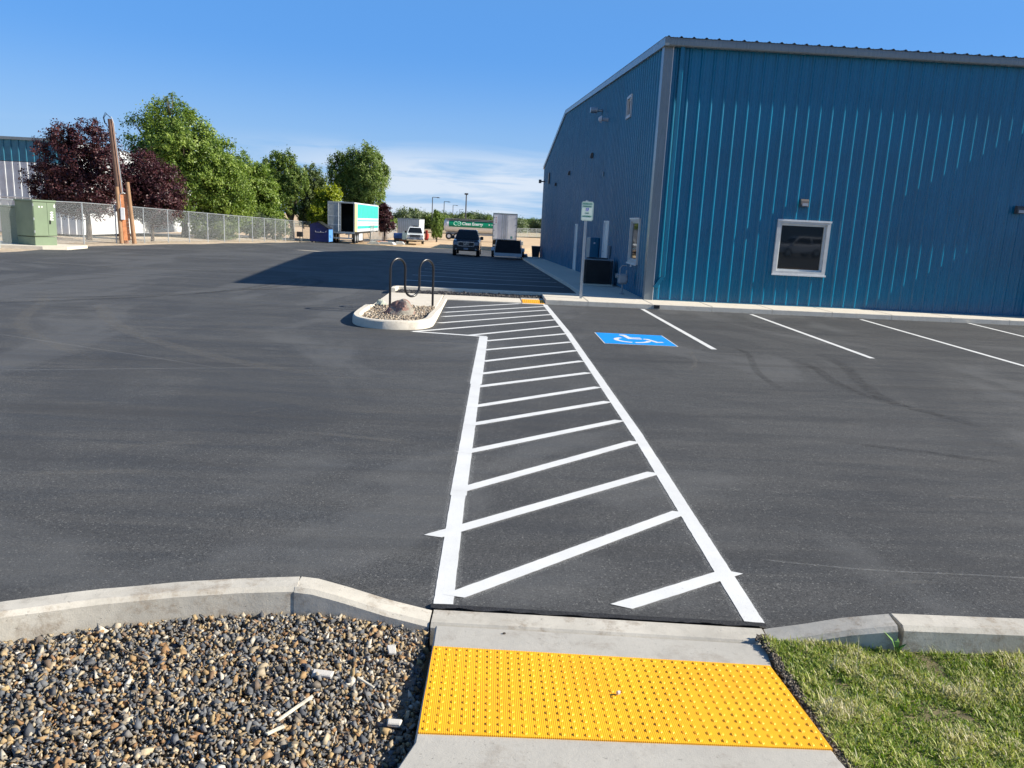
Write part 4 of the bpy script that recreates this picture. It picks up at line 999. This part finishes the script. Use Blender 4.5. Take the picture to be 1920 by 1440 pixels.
m = MB(); m.box(-1.1, 1.1, -.05, .05, .45, .58); m.box(-.8, -.7, -.04, .04, .58, 1.0); m.box(.7, .8, -.04, .04, .58, 1.0); m.build("rear_bumper", GREYD, tt)
# white trailer
wt = thing("box_trailer", "white box trailer seen from its closed double rear doors", "trailer", (1.97, 82.5, -1.0), R_(-1))
W, L_, Z0, Z1 = 1.27, 13.5, 1.08, 3.78
m = MB(); m.box(-W, W, 0, L_, Z0, Z1); m.build("box", TRW, wt)
m = MB(); m.box(-W-.01, W+.01, -.06, -.002, Z1-.09, Z1+.03); m.box(-W-.01, W+.01, -.06, -.002, Z0-.05, Z0+.07); m.box(-W-.01, -W+.06, -.06, -.002, Z0+.07, Z1-.09); m.box(W-.06, W+.01, -.06, -.002, Z0+.07, Z1-.09); m.build("rear_frame", GREYT, wt)
for s in (-1, 1):
    a, b = sorted((s*.015, s*(W-.065))); d = MB().box(a, b, -.05, -.01, Z0+.08, Z1-.1).build("rear_door", TRW, wt)
    m = MB(); m.cyl((s*.10, -.07, Z0-.02), .018, Z1-Z0+.04, n=6); m.cyl((s*.30, -.07, Z0-.02), .018, Z1-Z0+.04, n=6); m.build("lock_rod", GREYT, d)
    for z in (1.4, 2.0, 2.6, 3.3): MB().box(s*(W-.12)-.08, s*(W-.12)+.08, -.066, -.05, z, z+.06).build("hinge", GREYT, d)
    if s < 0:
        for k, z in enumerate((3.25, 3.02, 2.80)): MB().prism([(-.98, z), (-.92, z), (-.90, z+.1), (-.96, z+.14), (-1.0, z+.08)], -.053, -.0502, 'y').build("red_mark", mk("faded_red", (.45, .12, .12), .6), d)
    else: MB().box(.62, .84, -.053, -.0502, Z0+.15, Z0+.40).build("sticker", mk("sticker_teal", (.08, .25, .25), .6), d)
for y in (1.3, 2.5):
    for s in (-1, 1): wheel(wt, s*.95, y, .5)
m = MB(); m.box(-1.2, 1.2, -.05, .03, .42, .55); m.box(-.8, -.7, -.03, .03, .55, 1.05); m.box(.7, .8, -.03, .03, .55, 1.05); m.build("rear_bumper", GREYD, wt)
for s in (-1, 1): MB().box(s*.95-.3, s*.95+.3, .55, .57, .15, 1.0).build("mud_flap", DARK, wt)
m = MB(); m.box(-.45, .45, .2, L_-1, .85, 1.05); m.build("chassis", BLACK, wt)
for s in (-1, 1): MB().box(s*.8-.06, s*.8+.06, 10.5, 10.65, 0, 1.0).build("landing_leg", GREYD, wt)
# far white trailer with dark side panels
ft = thing("box_trailer", "distant white box trailer with grey side behind the white pickup", "trailer", (-9.46, 96, -1.0), 0)
m = MB(); m.box(-1.33, 1.33, 0, 7.6, .85, 2.72); m.build("box", OFFW, ft)
m = MB()
for k in range(12): m.box(-1.3+k*.23, -1.26+k*.23, -.03, -.001, .9, 2.7)
m.build("side_posts", GREYD, ft); MB().box(-1.36, 1.36, -.04, 7.65, 2.72, 2.80).build("roof_edge", GREYT, ft)
for y in (5.2, 6.3):
    for s in (-1, 1): wheel(ft, s*.95, y, .45)
m = MB(); m.box(-.9, .9, 1.3, 1.4, .0, .85); m.box(-.5, .5, .1, 7.4, .65, .85); m.build("chassis", BLACK, ft)

# ramp trailer
rt = thing("utility_trailer", "utility trailer with its dark ramp gate raised beside the pickup", "trailer", (1.60, 54.5, gz(1.6, 54.5)), R_(-1))
m = MB(); m.prism([(-.92, .45), (.92, .45), (.80, 1.32), (-.80, 1.32)], -.02, .02, 'y'); m.build("ramp_gate", mk("ramp_black", (.008, .008, .012), .7), rt)
m = MB(); m.tube([(-.97, -.02, .40), (-.83, -.02, 1.36)], .028, 6); m.tube([(.97, -.02, .40), (.83, -.02, 1.36)], .028, 6); m.tube([(-.83, -.02, 1.36), (.83, -.02, 1.36)], .015, 6); m.build("gate_frame", OFFW, rt)
m = MB(); m.box(-.98, .98, -.08, .02, .19, .42, .01); m.box(-.1, .1, -.12, -.08, .22, .4); m.build("rear_beam", OFFW, rt)
m = MB(); m.box(-.98, .98, .02, 4.2, .40, .46); m.box(-.98, -.93, .03, 4.2, .46, .72); m.box(.93, .98, .03, 4.2, .46, .72); m.build("deck", mk("deck_dark", (.03, .03, .03), .8), rt)
for s in (-1, 1):
    wheel(rt, s*1.08, 2.3, .33, .33, .2); m = MB(); m.prism([(1.75, .5), (1.95, .72), (2.65, .72), (2.85, .5), (2.8, .5), (2.62, .68), (1.98, .68), (1.8, .5)], s*1.08-.13, s*1.08+.13, 'x'); m.build("fender", OFFW, rt)
m = MB(); m.tube([(-.9, 4.2, .42), (0, 5.5, .42)], .04, 6); m.tube([(.9, 4.2, .42), (0, 5.5, .42)], .04, 6); m.build("tongue", BLACK, rt)
sm = thing("generator", "small white machine on the ground right of the raised ramp gate", "machine", (2.95, 58, gz(2.9, 58)))
MB().box(-.2, .2, -.25, .25, .1, .36, .04).build("body", WHITE, sm); MB().box(-.14, .14, -.26, -.25, .16, .28).build("panel", DARK, sm)
for s in (-1, 1): MB().cyl((s*.2-.03, 0, .11), .11, .06, 'x', 12).build("wheel", DARK, sm)

# tanker
tk = thing("tanker_trailer", "white tanker trailer with a green band standing far behind the pickup", "trailer", (-.2, 118, -1.0), R_(0))
X0, X1, zc, rd = -6.1, 3.7, 2.05, .98
m = MB(); nn = 28; rings = []
for x, s in ((X0, .55), (X0+.08, .8), (X0+.3, .97), (X0+.6, 1), (X1-.6, 1), (X1-.3, .97), (X1-.08, .8), (X1, .55)): rings.append([(x, rd*1.15*s*math.cos(2*math.pi*k/nn), zc+rd*s*math.sin(2*math.pi*k/nn)) for k in range(nn)])
m.loft(rings).build("tank", WHITE, tk, smooth=True)
m = MB(); rows = 7; vs = []
for i in range(rows):
    a = R_(180+(-10+i*(48-(-10))/(rows-1))*-1); zz_ = math.sin(a)*rd*1.012; yy_ = math.cos(a)*rd*1.15*1.012
    vs += [(X0+.75, yy_, zc+zz_), (X1-.2, yy_, zc+zz_)]
fs = [(2*i, 2*i+1, 2*i+3, 2*i+2) for i in range(rows-1)]
m.add(vs, fs).build("green_band", TANKG, tk)
text("lettering", "Clean Energy", .62, TEXTW, tk, (-1.85, -1.24, zc+.33), (R_(78), 0, 0), .01, off=.012, sx=.93)
m = MB()
def ring(cx, cz, r, a0, a1, w=.09):
    pts = [(cx+r*math.cos(R_(t)), -1.25+.12*(cz-.3), zc+cz+r*math.sin(R_(t))) for t in range(a0, a1+1, 15)]; m.tube(pts, w/2, 6)
ring(-4.35, .33, .27, 40, 320); ring(-3.85, .33, .27, -140, 150); m.tube([(-4.05, -1.24, zc+.28), (-3.62, -1.24, zc+.36)], .04, 6)
m.build("logo", TEXTM, tk)
m = MB(); m.cyl((.65, -1.22, zc+.33), .11, -.02, 'y', 10); m.box(.95, 1.5, -1.24, -1.22, zc+.29, zc+.37); m.build("small_mark", TEXTW, tk)
m = MB(); m.box(X0+.3, X1-.1, -.5, .5, .75, 1.05); m.box(X0+.2, X1, -1.0, 1.0, zc+rd-.01, zc+rd+.05); m.build("frame", GREYD, tk)
for x in (-5.3, -4.2, 2.9):
    for s in (-1, 1):
        o = MB().cyl((x, s*.95-.14, .5), .5, .28, 'y', 20).build("wheel", DARK, tk, smooth=True); MB().cyl((x, s*.95-.16, .5), .26, .32, 'y', 12).build("rim", OFFW, o)
m = MB(); m.box(1.2, 3.2, -1.0, -.6, .35, .75); m.build("pump_cabinet", GREYD, tk)

# ------------------------------------------------------------ pickups
def pickup(label, loc, rz, paint, suv=False, name="pickup_truck", badge=True, bar=False):
    t = thing(name, label, "pickup" if not suv else "suv", loc, rz)
    W = .98
    def xs(w, y, z0, z1, in_=.06): # cross section ring: rounded-ish rectangle at y
        return [(-w+in_, y, z0), (w-in_, y, z0), (w, y, z0+.12), (w, y, z1-.14), (w-in_, y, z1), (-w+in_, y, z1), (-w, y, z1-.14), (-w, y, z0+.12)]
    m = MB(); m.loft([xs(W-.10, 0, .42, .98), xs(W-.02, .10, .38, 1.12), xs(W, .5, .36, 1.16), xs(W, 1.5, .36, 1.20), xs(W, 5.6 if not suv else 4.9, .36, 1.24), xs(W-.03, 5.75 if not suv else 5.05, .42, 1.2)]); body = m.build("body", paint, t)
    y0, y1 = (1.5, 3.9) if not suv else (1.4, 5.0)
    def cs(w0, w1, y, z0, z1): return [(-w0, y, z0), (w0, y, z0), (w1, y, z1), (-w1, y, z1)]
    m = MB(); m.add([(-.90, y0, 1.18), (.90, y0, 1.18), (.90, y1+.1, 1.18), (-.90, y1+.1, 1.18), (-.69, y0+.62, 1.82), (.69, y0+.62, 1.82), (.69, y1-.15, 1.82), (-.69, y1-.15, 1.82), (-.62, y0+.75, 1.88), (.62, y0+.75, 1.88), (.62, y1-.3, 1.88), (-.62, y1-.3, 1.88)],
                    [(0, 1, 5, 4), (1, 2, 6, 5), (2, 3, 7, 6), (3, 0, 4, 7), (4, 5, 9, 8), (5, 6, 10, 9), (6, 7, 11, 10), (7, 4, 8, 11), (8, 9, 10, 11)]); m.build("cab", paint, t)
    def lerp(a, b, f): return tuple(a[i]+(b[i]-a[i])*f for i in range(3))
    def pane(c, ins, off):
        cx = [sum(p[i] for p in c)/4 for i in range(3)]
        return [tuple(p[i]+(cx[i]-p[i])*ins+off[i] for i in range(3)) for p in c]
    m = MB(); m.add(pane([(-.90, y0, 1.18), (.90, y0, 1.18), (.69, y0+.62, 1.82), (-.69, y0+.62, 1.82)], .09, (0, -.012, .008)), [(0, 1, 2, 3)]); m.build("windscreen", CGLASS, t, cm=1)
    for s in (-1, 1):
        m = MB(); ym = (y0+y1)/2+.2
        for a, b in ((y0+.25, ym-.04), (ym+.04, y1-.12)):
            ta = max(a, y0+.72); m.add([(s*.90, a, 1.22), (s*.90, b, 1.22), (s*.712, b-.05, 1.77), (s*.712, ta, 1.77)], [(0, 1, 2, 3)])
        m.v = [(v[0]+s*.008, v[1], v[2]) for v in m.v]; m.build("side_window", CGLASS, t, cm=1)
        m = MB(); m.box(*sorted((s*.96, s*1.20)), y0+.12, y0+.26, 1.18, 1.42, .03); m.build("side_mirror", BLACK, t)
        m = MB(); m.box(*sorted((s*.60, s*.92)), -.03, .06, .80, 1.03, .015); m.build("headlamp", LENS, t)
        for y in (.95, 4.35 if not suv else 3.95):
            o = MB().cyl((s*.86-.13, y, .39), .39, .26, 'x', 22).build("wheel", DARK, t, smooth=True); MB().cyl((s*.86-.14, y, .39), .24, .28, 'x', 14).build("rim", GALV, o)
    g = MB().box(-.56, .56, -.035, .05, .74, 1.03).build("grille", BLACK, t)
    m = MB(); m.box(-.58, .58, -.05, -.036, 1.0, 1.05); m.box(-.58, .58, -.05, -.036, .72, .76); m.box(-.60, -.56, -.05, -.036, .76, 1.0); m.box(.56, .60, -.05, -.036, .76, 1.0); m.build("grille_surround", CHROME, g)
    if badge: text("badge_lettering", "GMC", .20, CHROME, g, (0, -.045, .88), off=.004)
    else: MB().box(-.56, .56, -.048, -.036, .86, .90).build("grille_bar", CHROME, g)
    m = MB(); m.box(-.94, .94, -.12, .05, .42, .68, .04); m.build("bumper", BLACK if badge else CHROME, t)
    MB().box(-.16, .16, -.128, -.12, .48, .62).build("number_plate", mk("plate", (.3, .32, .36), .5), t)
    for s in (-1, 1): MB().cyl((s*.72, -.115, .52), .06, -.02, 'y', 10).build("fog_lamp", LENS, t)
    if not suv:
        m = MB(); m.box(-.86, .86, 3.95, 5.62, 1.225, 1.25); m.build("bed_cover", BLACK, t)
    if bar: MB().box(-.3, .3, y0+1.0, y0+1.25, 1.88, 2.02, .02).build("roof_beacon", BLACK, t)
    return t
pickup("dark blue pickup truck parked facing the camera at the edge of the shade", (-1.40, 56.5, gz(-1.4, 57)-.0), R_(-1), CARD)
pickup("white pickup truck parked far off in front of the distant trailer", (-7.95, 88.5, -1.0), R_(5), CARW, badge=False, bar=True)
pickup("white estate car standing behind the camera, mirrored in the front window", (27.5, -34, 0), R_(-100), CARW, suv=True, name="estate_car", badge=False)
wh = thing("warehouse", "low grey warehouse behind the camera, mirrored in the front window", "building", (30, -60, 0))
MB().box(-30, 30, -8, 0, 0, 5).build("wall", GREYD, wh); MB().box(-30.5, 30.5, -8.5, .5, 5, 5.6).build("roof", GREYT, wh)
for k in range(5): MB().box(-20+k*9, -15+k*9, 0, .05, 0, 3.6).build("door", GREYD, wh)

# ------------------------------------------------------------ yard clutter
def pile(name, label, cat, loc, boxes, mats):
    t = thing(name, label, cat, loc)
    for (nm, a), mt in zip(boxes, mats): MB().box(*a, min(.03, (a[5]-a[4])*.2)).build(nm, mt, t)
    return t
pile("tarped_load", "blue tarp covered load on the dirt by the far fence", "covered load", (-10.3, 93, -1.0), [("pallet", (-.5, .5, -.4, .4, 0, .45)), ("tarp", (-.55, .5, -.45, .45, .45, 1.05))], [BLACK, BLUET])
pile("water_tank", "small white caged tank beside the blue tarp load", "tank", (-9.45, 92.4, -1.0), [("tank", (-.32, .32, -.35, .35, .35, 1.25)), ("cradle", (-.7, .35, -.4, .4, .05, .35))], [WHITE, mk("rusty_red", (.3, .10, .05), .8)])
pile("forklift", "red forklift mast and frame behind the white pickup", "machine", (-7.95, 106, -1.0), [("frame", (-.2, .2, -.5, .9, .25, .9)), ("mast", (-.17, .17, -.62, -.52, .1, 1.35)), ("wheels", (-.24, .24, -.4, -.1, 0, .35))], [REDP, REDP, DARK])
for i, (x, y, a, l, mt, lab) in enumerate([(-11.2, 84.5, .3, 1.6, BOARD, "orange lumber stack on the dirt right of the teal trailer"), (-10.4, 83, -.2, 1.8, OFFW, "flat white sheets lying in the dirt in front of the far fence"), (-11.6, 81.5, .1, 1.3, GREYD, "grey sheet metal scrap beside the trailer landing legs"), (-9.4, 85.6, 0, 1.2, TRW, "pale slab stack at the right end of the scrap row")]):
    t = thing("scrap_pile", lab, "scrap", (x, y, -1.0), a)
    for k in range(4): MB().box(-l/2+.1*k, l/2-.06*k, -.5, .4-.05*k, .02+.07*k, .08+.07*k).build("sheet", mt, t)
# low clutter row at right between trailer and building
for i, (x, y, s, mt, lab) in enumerate([(4.5, 104, .5, GREYD, "grey crate in the dirt yard right of the white trailer")]):
    t = thing("crate", lab, "crate", (x, y, -1)); MB().box(-s, s, -s, s, 0, s, .02).build("box", mt, t)
fence("wire_fence", "low distant wire fence right of the white box trailer", 150, 190, 6, lambda y: 4+(y-150)*.35)

# ------------------------------------------------------------ neighbour building left
nb = thing("neighbour_warehouse", "white metal warehouse with a blue top band at the left edge", "building", (-25.3, 50, gz(-26, 50)))
m = MB(); k = 0
prs = []; u = 0.
while u < 13: prs += [(-u, 0), (-u-.28, 0), (-u-.30, -.05), (-u-.36, -.05), (-u-.38, 0)]; u += .45
def colwall(z0, z1, mat, name):
    m = MB()
    for (u0, d0), (u1, d1_) in zip(prs[:-1], prs[1:]): m.add([(u0, d0, z0), (u1, d1_, z0), (u1, d1_, z1), (u0, d0, z1)], [(0, 1, 2, 3)])
    m.build(name, mat, nb, cm=1)
colwall(0, 4.25, OFFW, "lower_wall"); colwall(4.28, 5.55, mk("neighbour_blue", (.03, .16, .24), .4), "upper_band")
m = MB(); m.box(-13.2, .05, -.12, .05, 5.55, 5.72); m.box(-13.2, .02, .06, 24, 5.5, 5.6); m.build("roof", GREYT, nb)
m = MB(); m.box(-.03, .06, .0, 24, 0, 5.5); m.box(-13.3, -13.2, 0, 24, 0, 5.5); m.box(-13.2, -.03, 23.8, 24, 0, 5.5); m.build("side_wall", OFFW, nb)
m = MB(); m.box(-13, .0, -.1, -.06, 2.1, 2.18); m.build("rail", OFFW, nb)

# ------------------------------------------------------------ street lamps
def lamp(loc, h, arm, label, group="street lamps along the far road"):
    t = thing("street_lamp", label, "street lamp", loc, 0, group)
    MB().tube([(0, 0, 0), (0, 0, h)], [.14, .09], 8).build("pole", LAMPM, t)
    if arm: MB().box(0, arm, -.07, .07, h-.08, h+.04).build("arm", LAMPM, t); MB().box(arm-.5, arm+.25, -.16, .16, h-.16, h-.06).build("lamp_head", LAMPM, t)
    else: MB().box(-.3, .3, -.2, .2, h, h+.25).build("lamp_head", LAMPM, t)
    return t
for (x, y, lab) in [(-12.69, 184, "tallest looking arm lamp, leftmost of the far row"), (-12.07, 223, "second arm lamp from the left, just above the young tree"), (-11.65, 272, "third arm lamp from the left in the far row"), (-12.63, 368, "fourth arm lamp from the left in the far row"), (-12.48, 460, "smallest arm lamp beside the tall straight pole")]:
    lamp((x, y, -1), 7.8, 1.5, lab)
lamp((-3.45, 130, -1), 7.0, 0, "tall straight pole with a small square head behind the dark pickup", None)

# ------------------------------------------------------------ trees
def leafmat(name, a, b, c, tr=.3): return attr_mat(name, [(0, a), (.5, b), (1, c)], rough=.5, trans=tr, var=.2)
LM = {
 'purple': leafmat("purple_leaf", (.025, .008, .014), (.06, .018, .026), (.15, .055, .055), .2),
 'maple': leafmat("maple_leaf", (.06, .115, .016), (.16, .24, .035), (.32, .40, .08)),
 'poplar': leafmat("poplar_leaf", (.06, .11, .02), (.16, .23, .045), (.30, .37, .10)),
 'yellow': leafmat("yellow_leaf", (.11, .16, .01), (.29, .34, .02), (.48, .50, .04)),
 'grey': leafmat("grey_green_leaf", (.06, .10, .03), (.13, .18, .06), (.24, .28, .11)),
 'far': leafmat("far_leaf", (.07, .105, .05), (.12, .165, .075), (.20, .24, .11)),
 'lime': leafmat("lime_leaf", (.07, .13, .02), (.15, .23, .04), (.25, .33, .07)),
}
def tree(name, label, y, base, ells, leaf, nl, ls, group=None, kind='maple', upright=0., far=1.):
    """ells: (x, z, rx, rz) world; base=(x, z) of the trunk foot"""
    if far != 1:   # stand the same crown further back, grown to match
        y *= far; ells = [(a*far, 1.9+(b-1.9)*far, c*far, d_*far) for a, b, c, d_ in ells]; base = (base[0]*far, gz(base[0]*far, y)); ls *= far
    t = thing(name, label, "tree", (base[0], y, base[1]), 0, group)
    E_ = np.array(ells, float); E_[:, 0] -= base[0]; E_[:, 1] -= base[1]
    wts = (E_[:, 2]**2*E_[:, 3]); wts /= wts.sum(); W = (E_[:, 2]).mean()
    nl = int(nl*1.8); ls *= .74; nc = max(60, nl//60); idx = rng.choice(len(E_), nc, p=wts)
    d = rng.normal(size=(nc, 3)); d /= np.linalg.norm(d, axis=1)[:, None]; rr = rng.uniform(.25, 1.15, nc)**.5
    dy = (E_[idx, 0]-E_[:, 0].mean())*0
    jit = rng.uniform(-.35, .35, len(E_))*E_[:, 2]
    C_ = np.stack([E_[idx, 0]+d[:, 0]*rr*E_[idx, 2]*.96, jit[idx]+d[:, 1]*rr*E_[idx, 2]*1.0, E_[idx, 1]+d[:, 2]*rr*E_[idx, 3]*.96], -1)
    cr_ = rng.uniform(.09, .24, nc)*W; which = rng.integers(0, nc, nl)
    P = C_[which]+rng.normal(size=(nl, 3))*cr_[which][:, None]*np.array([.62, .62, .55+upright])
    P[:, 2] = np.maximum(P[:, 2], .25)
    out = P-np.array([0, 0, E_[:, 1].mean()]); out /= np.linalg.norm(out, axis=1)[:, None]+1e-6
    nrm = out*.7+rng.normal(size=(nl, 3))*.6+np.array([0, 0, .35]); nrm /= np.linalg.norm(nrm, axis=1)[:, None]
    u = np.cross(nrm, rng.normal(size=(nl, 3))); u /= np.linalg.norm(u, axis=1)[:, None]; w = np.cross(nrm, u)
    s = (ls*rng.uniform(.6, 1.3, nl))[:, None]
    V = np.stack([P-u*s, P-w*s*.55+nrm*s*.1, P+u*s, P+w*s*.55+nrm*s*.1], 1).reshape(-1, 3)
    Fc = np.arange(nl*4).reshape(-1, 4)
    rn = np.clip(rng.random(nc)[which]*.6+rng.random(nl)*.5-.03, 0, 1)
    np_mesh("crown", V, Fc, leaf, np.repeat(rn, 4), t, k=4)
    H_ = E_[:, 1].max(); m = MB(); tr_ = max(.07, .026*H_)
    fork = max(.6, E_[:, 1].min()*.55)
    m.tube([(0, 0, -.1), (.03, 0, fork*.5), (0, .02, fork)], [tr_*1.25, tr_, tr_*.85], 8)
    for i in range(len(E_)):
        e = E_[i]; m.tube([(0, 0, fork-.05), (e[0]*.5+.1, jit[i]*.5, fork+(e[1]-fork)*.55), (e[0], jit[i], e[1])], [tr_*.7, tr_*.45, tr_*.12], 6)
        for k in range(5):
            a = rng.uniform(0, 6.28); m.tube([(e[0]*.7, jit[i]*.7, fork+(e[1]-fork)*.75), (e[0]+e[2]*.7*math.cos(a), jit[i]+e[2]*.7*math.sin(a), e[1]+e[3]*rng.uniform(-.2, .75))], [tr_*.28, tr_*.06], 4)
    m.build("trunk", BARK, t)
    return t
tree("purple_leaf_tree", "large purple leaf tree left of the wooden utility pole", 42, (-20.9, -.17), [(-21.91, 3.95, 1.35, 1.59), (-20.64, 4.81, 1.25, 1.18), (-23.0, 2.69, .95, 1.21), (-21.19, 2.45, 1.8, 1.5), (-19.63, 3.8, .75, 1.45), (-22.08, 5.2, .6, .58)], LM['purple'], 26000, .085)
tree("purple_leaf_tree", "rounder purple leaf tree right of the wooden utility pole", 47, (-19.7, -.28), [(-20.2, 3.4, 1.5, 1.6), (-19.2, 2.7, 1.35, 1.6), (-20.9, 2.6, 1.0, 1.5), (-19.7, 1.9, 1.5, 1.2)], LM['purple'], 22000, .085)
tree("maple_tree", "tallest green tree rising behind the purple trees", 56, (-21.2, -.43), [(-22.1, 7.3, 1.9, 1.9), (-23.6, 6.6, 1.45, 1.5), (-20.7, 7.0, 1.5, 1.3), (-20.86, 5.77, 2.36, 2.11), (-22.72, 4.61, 2.19, 2.13), (-19.44, 4.77, 2.01, 2.13), (-18.38, 3.4, 2.1, 2.15), (-20.61, 2.56, 2.58, 1.81), (-18.6, 1.9, 2.0, 1.5), (-21.95, 8.9, .5, .55)], LM['maple'], 46000, .12, far=1.1)
tree("maple_tree", "broad yellow green tree right of the tallest tree", 64, (-19.0, -.62), [(-19.72, 4.9, 1.5, 1.5), (-18.91, 3.71, 2.0, 2.0), (-20.19, 2.81, 2.11, 1.86), (-17.66, 2.3, 1.2, 1.5), (-18.1, 4.3, .9, 1.1), (-18.5, 1.5, 2.0, 1.4), (-20.5, 1.6, 1.6, 1.3)], LM['maple'], 34000, .12, far=1.18)
tree("poplar_tree", "green tree with a hollow below, behind the fence in the middle", 84, (-20.6, -1), [(-22.29, 6.5, 1.3, 1.6), (-21.2, 5.6, 1.5, 2.1), (-20.3, 4.7, 1.5, 1.8), (-20.91, 7.1, .7, 1.0), (-23.0, 4.7, 1.5, 1.9), (-23.4, 2.2, 1.6, 2.0), (-19.7, 5.8, .8, 1.0), (-21.0, 2.9, 1.4, 1.3)], LM['poplar'], 20000, .14, upright=.35)
tree("poplar_tree", "thin grey green tree left of the yellow tree", 88, (-19.2, -1), [(-19.3, 5.2, 1.2, 2.0), (-18.9, 3.3, 1.6, 2.3), (-20.2, 2.0, .9, 1.5), (-18.5, 1.6, 1.5, 1.6), (-18.1, 4.7, .8, 1.3)], LM['grey'], 18000, .13, upright=.4)
tree("yellow_tree", "bright yellow green tree just left of the teal trailer", 84, (-17.2, -1), [(-17.06, 3.01, 1.3, 1.8), (-16.22, 3.5, .9, 1.3), (-17.62, 1.5, 1.2, 1.4), (-16.5, 1.6, 1.1, 1.4)], LM['yellow'], 13000, .13, upright=.3)
tree("poplar_tree", "large green tree with visible limbs above the teal trailer", 90, (-14.3, -1), [(-16.6, 6.5, 1.4, 2.0), (-13.4, 7.2, 1.7, 2.2), (-14.9, 7.4, 1.3, 1.8), (-12.9, 5.12, 1.8, 2.1), (-15.4, 4.98, 1.7, 2.0), (-11.9, 6.3, .8, 1.6), (-14.2, 4.2, 1.6, 1.6), (-13.4, 9.1, .8, .7)], LM['poplar'], 30000, .14, upright=.4)
tree("purple_leaf_tree", "small purple tree at the right end of the teal trailer", 94, (-12.1, -1), [(-12.3, 2.1, 1.1, 1.3), (-11.9, 1.0, 1.1, 1.0), (-12.4, 3.0, .6, .6)], LM['purple'], 8000, .12)
tree("young_tree", "young lime green tree between the red forklift and the tanker", 104, (-6.5, -1), [(-6.45, 1.1, .85, 1.4), (-6.7, 2.3, .45, .75), (-6.1, 1.9, .4, .7), (-6.5, .1, .8, .8)], LM['lime'], 9000, .09, upright=.5)
tree("bush", "dark shrub mass behind the fence below the middle trees", 74, (-20.5, -.9), [(-21.5, .6, 1.5, 1.1), (-19.8, .3, 1.4, 1.0), (-23.2, .8, 1.4, 1.2)], LM['far'], 7000, .13)
tree("bush", "dusty low shrub behind the fence under the broad tree", 60, (-20.2, -.6), [(-21.3, .2, 1.0, .9), (-19.6, .2, .9, .7)], LM['grey'], 5000, .10)
spots = [(-22, 215, 6.4), (-27, 200, 6), (-17.5, 220, 5.6), (-13.2, 218, 5.0), (-31, 205, 6.2), (-9.5, 232, 5.6), (-6.2, 228, 5.8), (-3.3, 236, 6.2), (-.3, 230, 5.6), (2.4, 226, 5.2), (5.0, 228, 5.4), (8, 232, 5.1), (11.4, 258, 5.0), (14.6, 262, 5.2), (17.6, 256, 5.4), (21, 262, 5.4), (25, 250, 6), (30, 255, 6), (-36, 210, 7), (-42, 200, 7), (-20, 240, 6), (-14, 245, 6), (-5, 252, 6), (1, 250, 6)]
words = ["far tree with a round crown", "far bushy tree", "far dark tree", "far loose crowned tree"]
spots.sort(key=lambda s: s[0]/s[1])
ORD = "first second third fourth fifth sixth seventh eighth ninth tenth eleventh twelfth thirteenth fourteenth fifteenth sixteenth seventeenth eighteenth nineteenth twentieth twenty-first twenty-second twenty-third twenty-fourth".split()
for i, (x, y, h) in enumerate(spots):
    h *= .84; w = rng.uniform(3.0, 4.4); e = [(x+rng.uniform(-.8, .8), -1+h*.62, w, h*.36), (x+rng.uniform(-2, 2), -1+h*.42, w*.9, h*.34), (x+rng.uniform(-2, 2), -1+h*.3, w, h*.3)]
    tree("distant_tree", ORD[i]+" tree from the left in the distant green row on the horizon", y, (x, -1), e, LM[('far', 'far', 'grey', 'poplar')[i % 4]], 5200, .30, "trees along the horizon")
hs = thing("distant_house", "small grey house among the far trees at the right", "building", (17.0, 262, -1))
hs.scale = (.7, .7, .55)
MB().box(-3, 3, -2, 2, 0, 2.4).build("wall", OFFW, hs); MB().prism([(-2.3, 2.4), (2.3, 2.4), (0, 3.4)], -3.2, 3.2, 'x').build("roof", GREYT, hs)
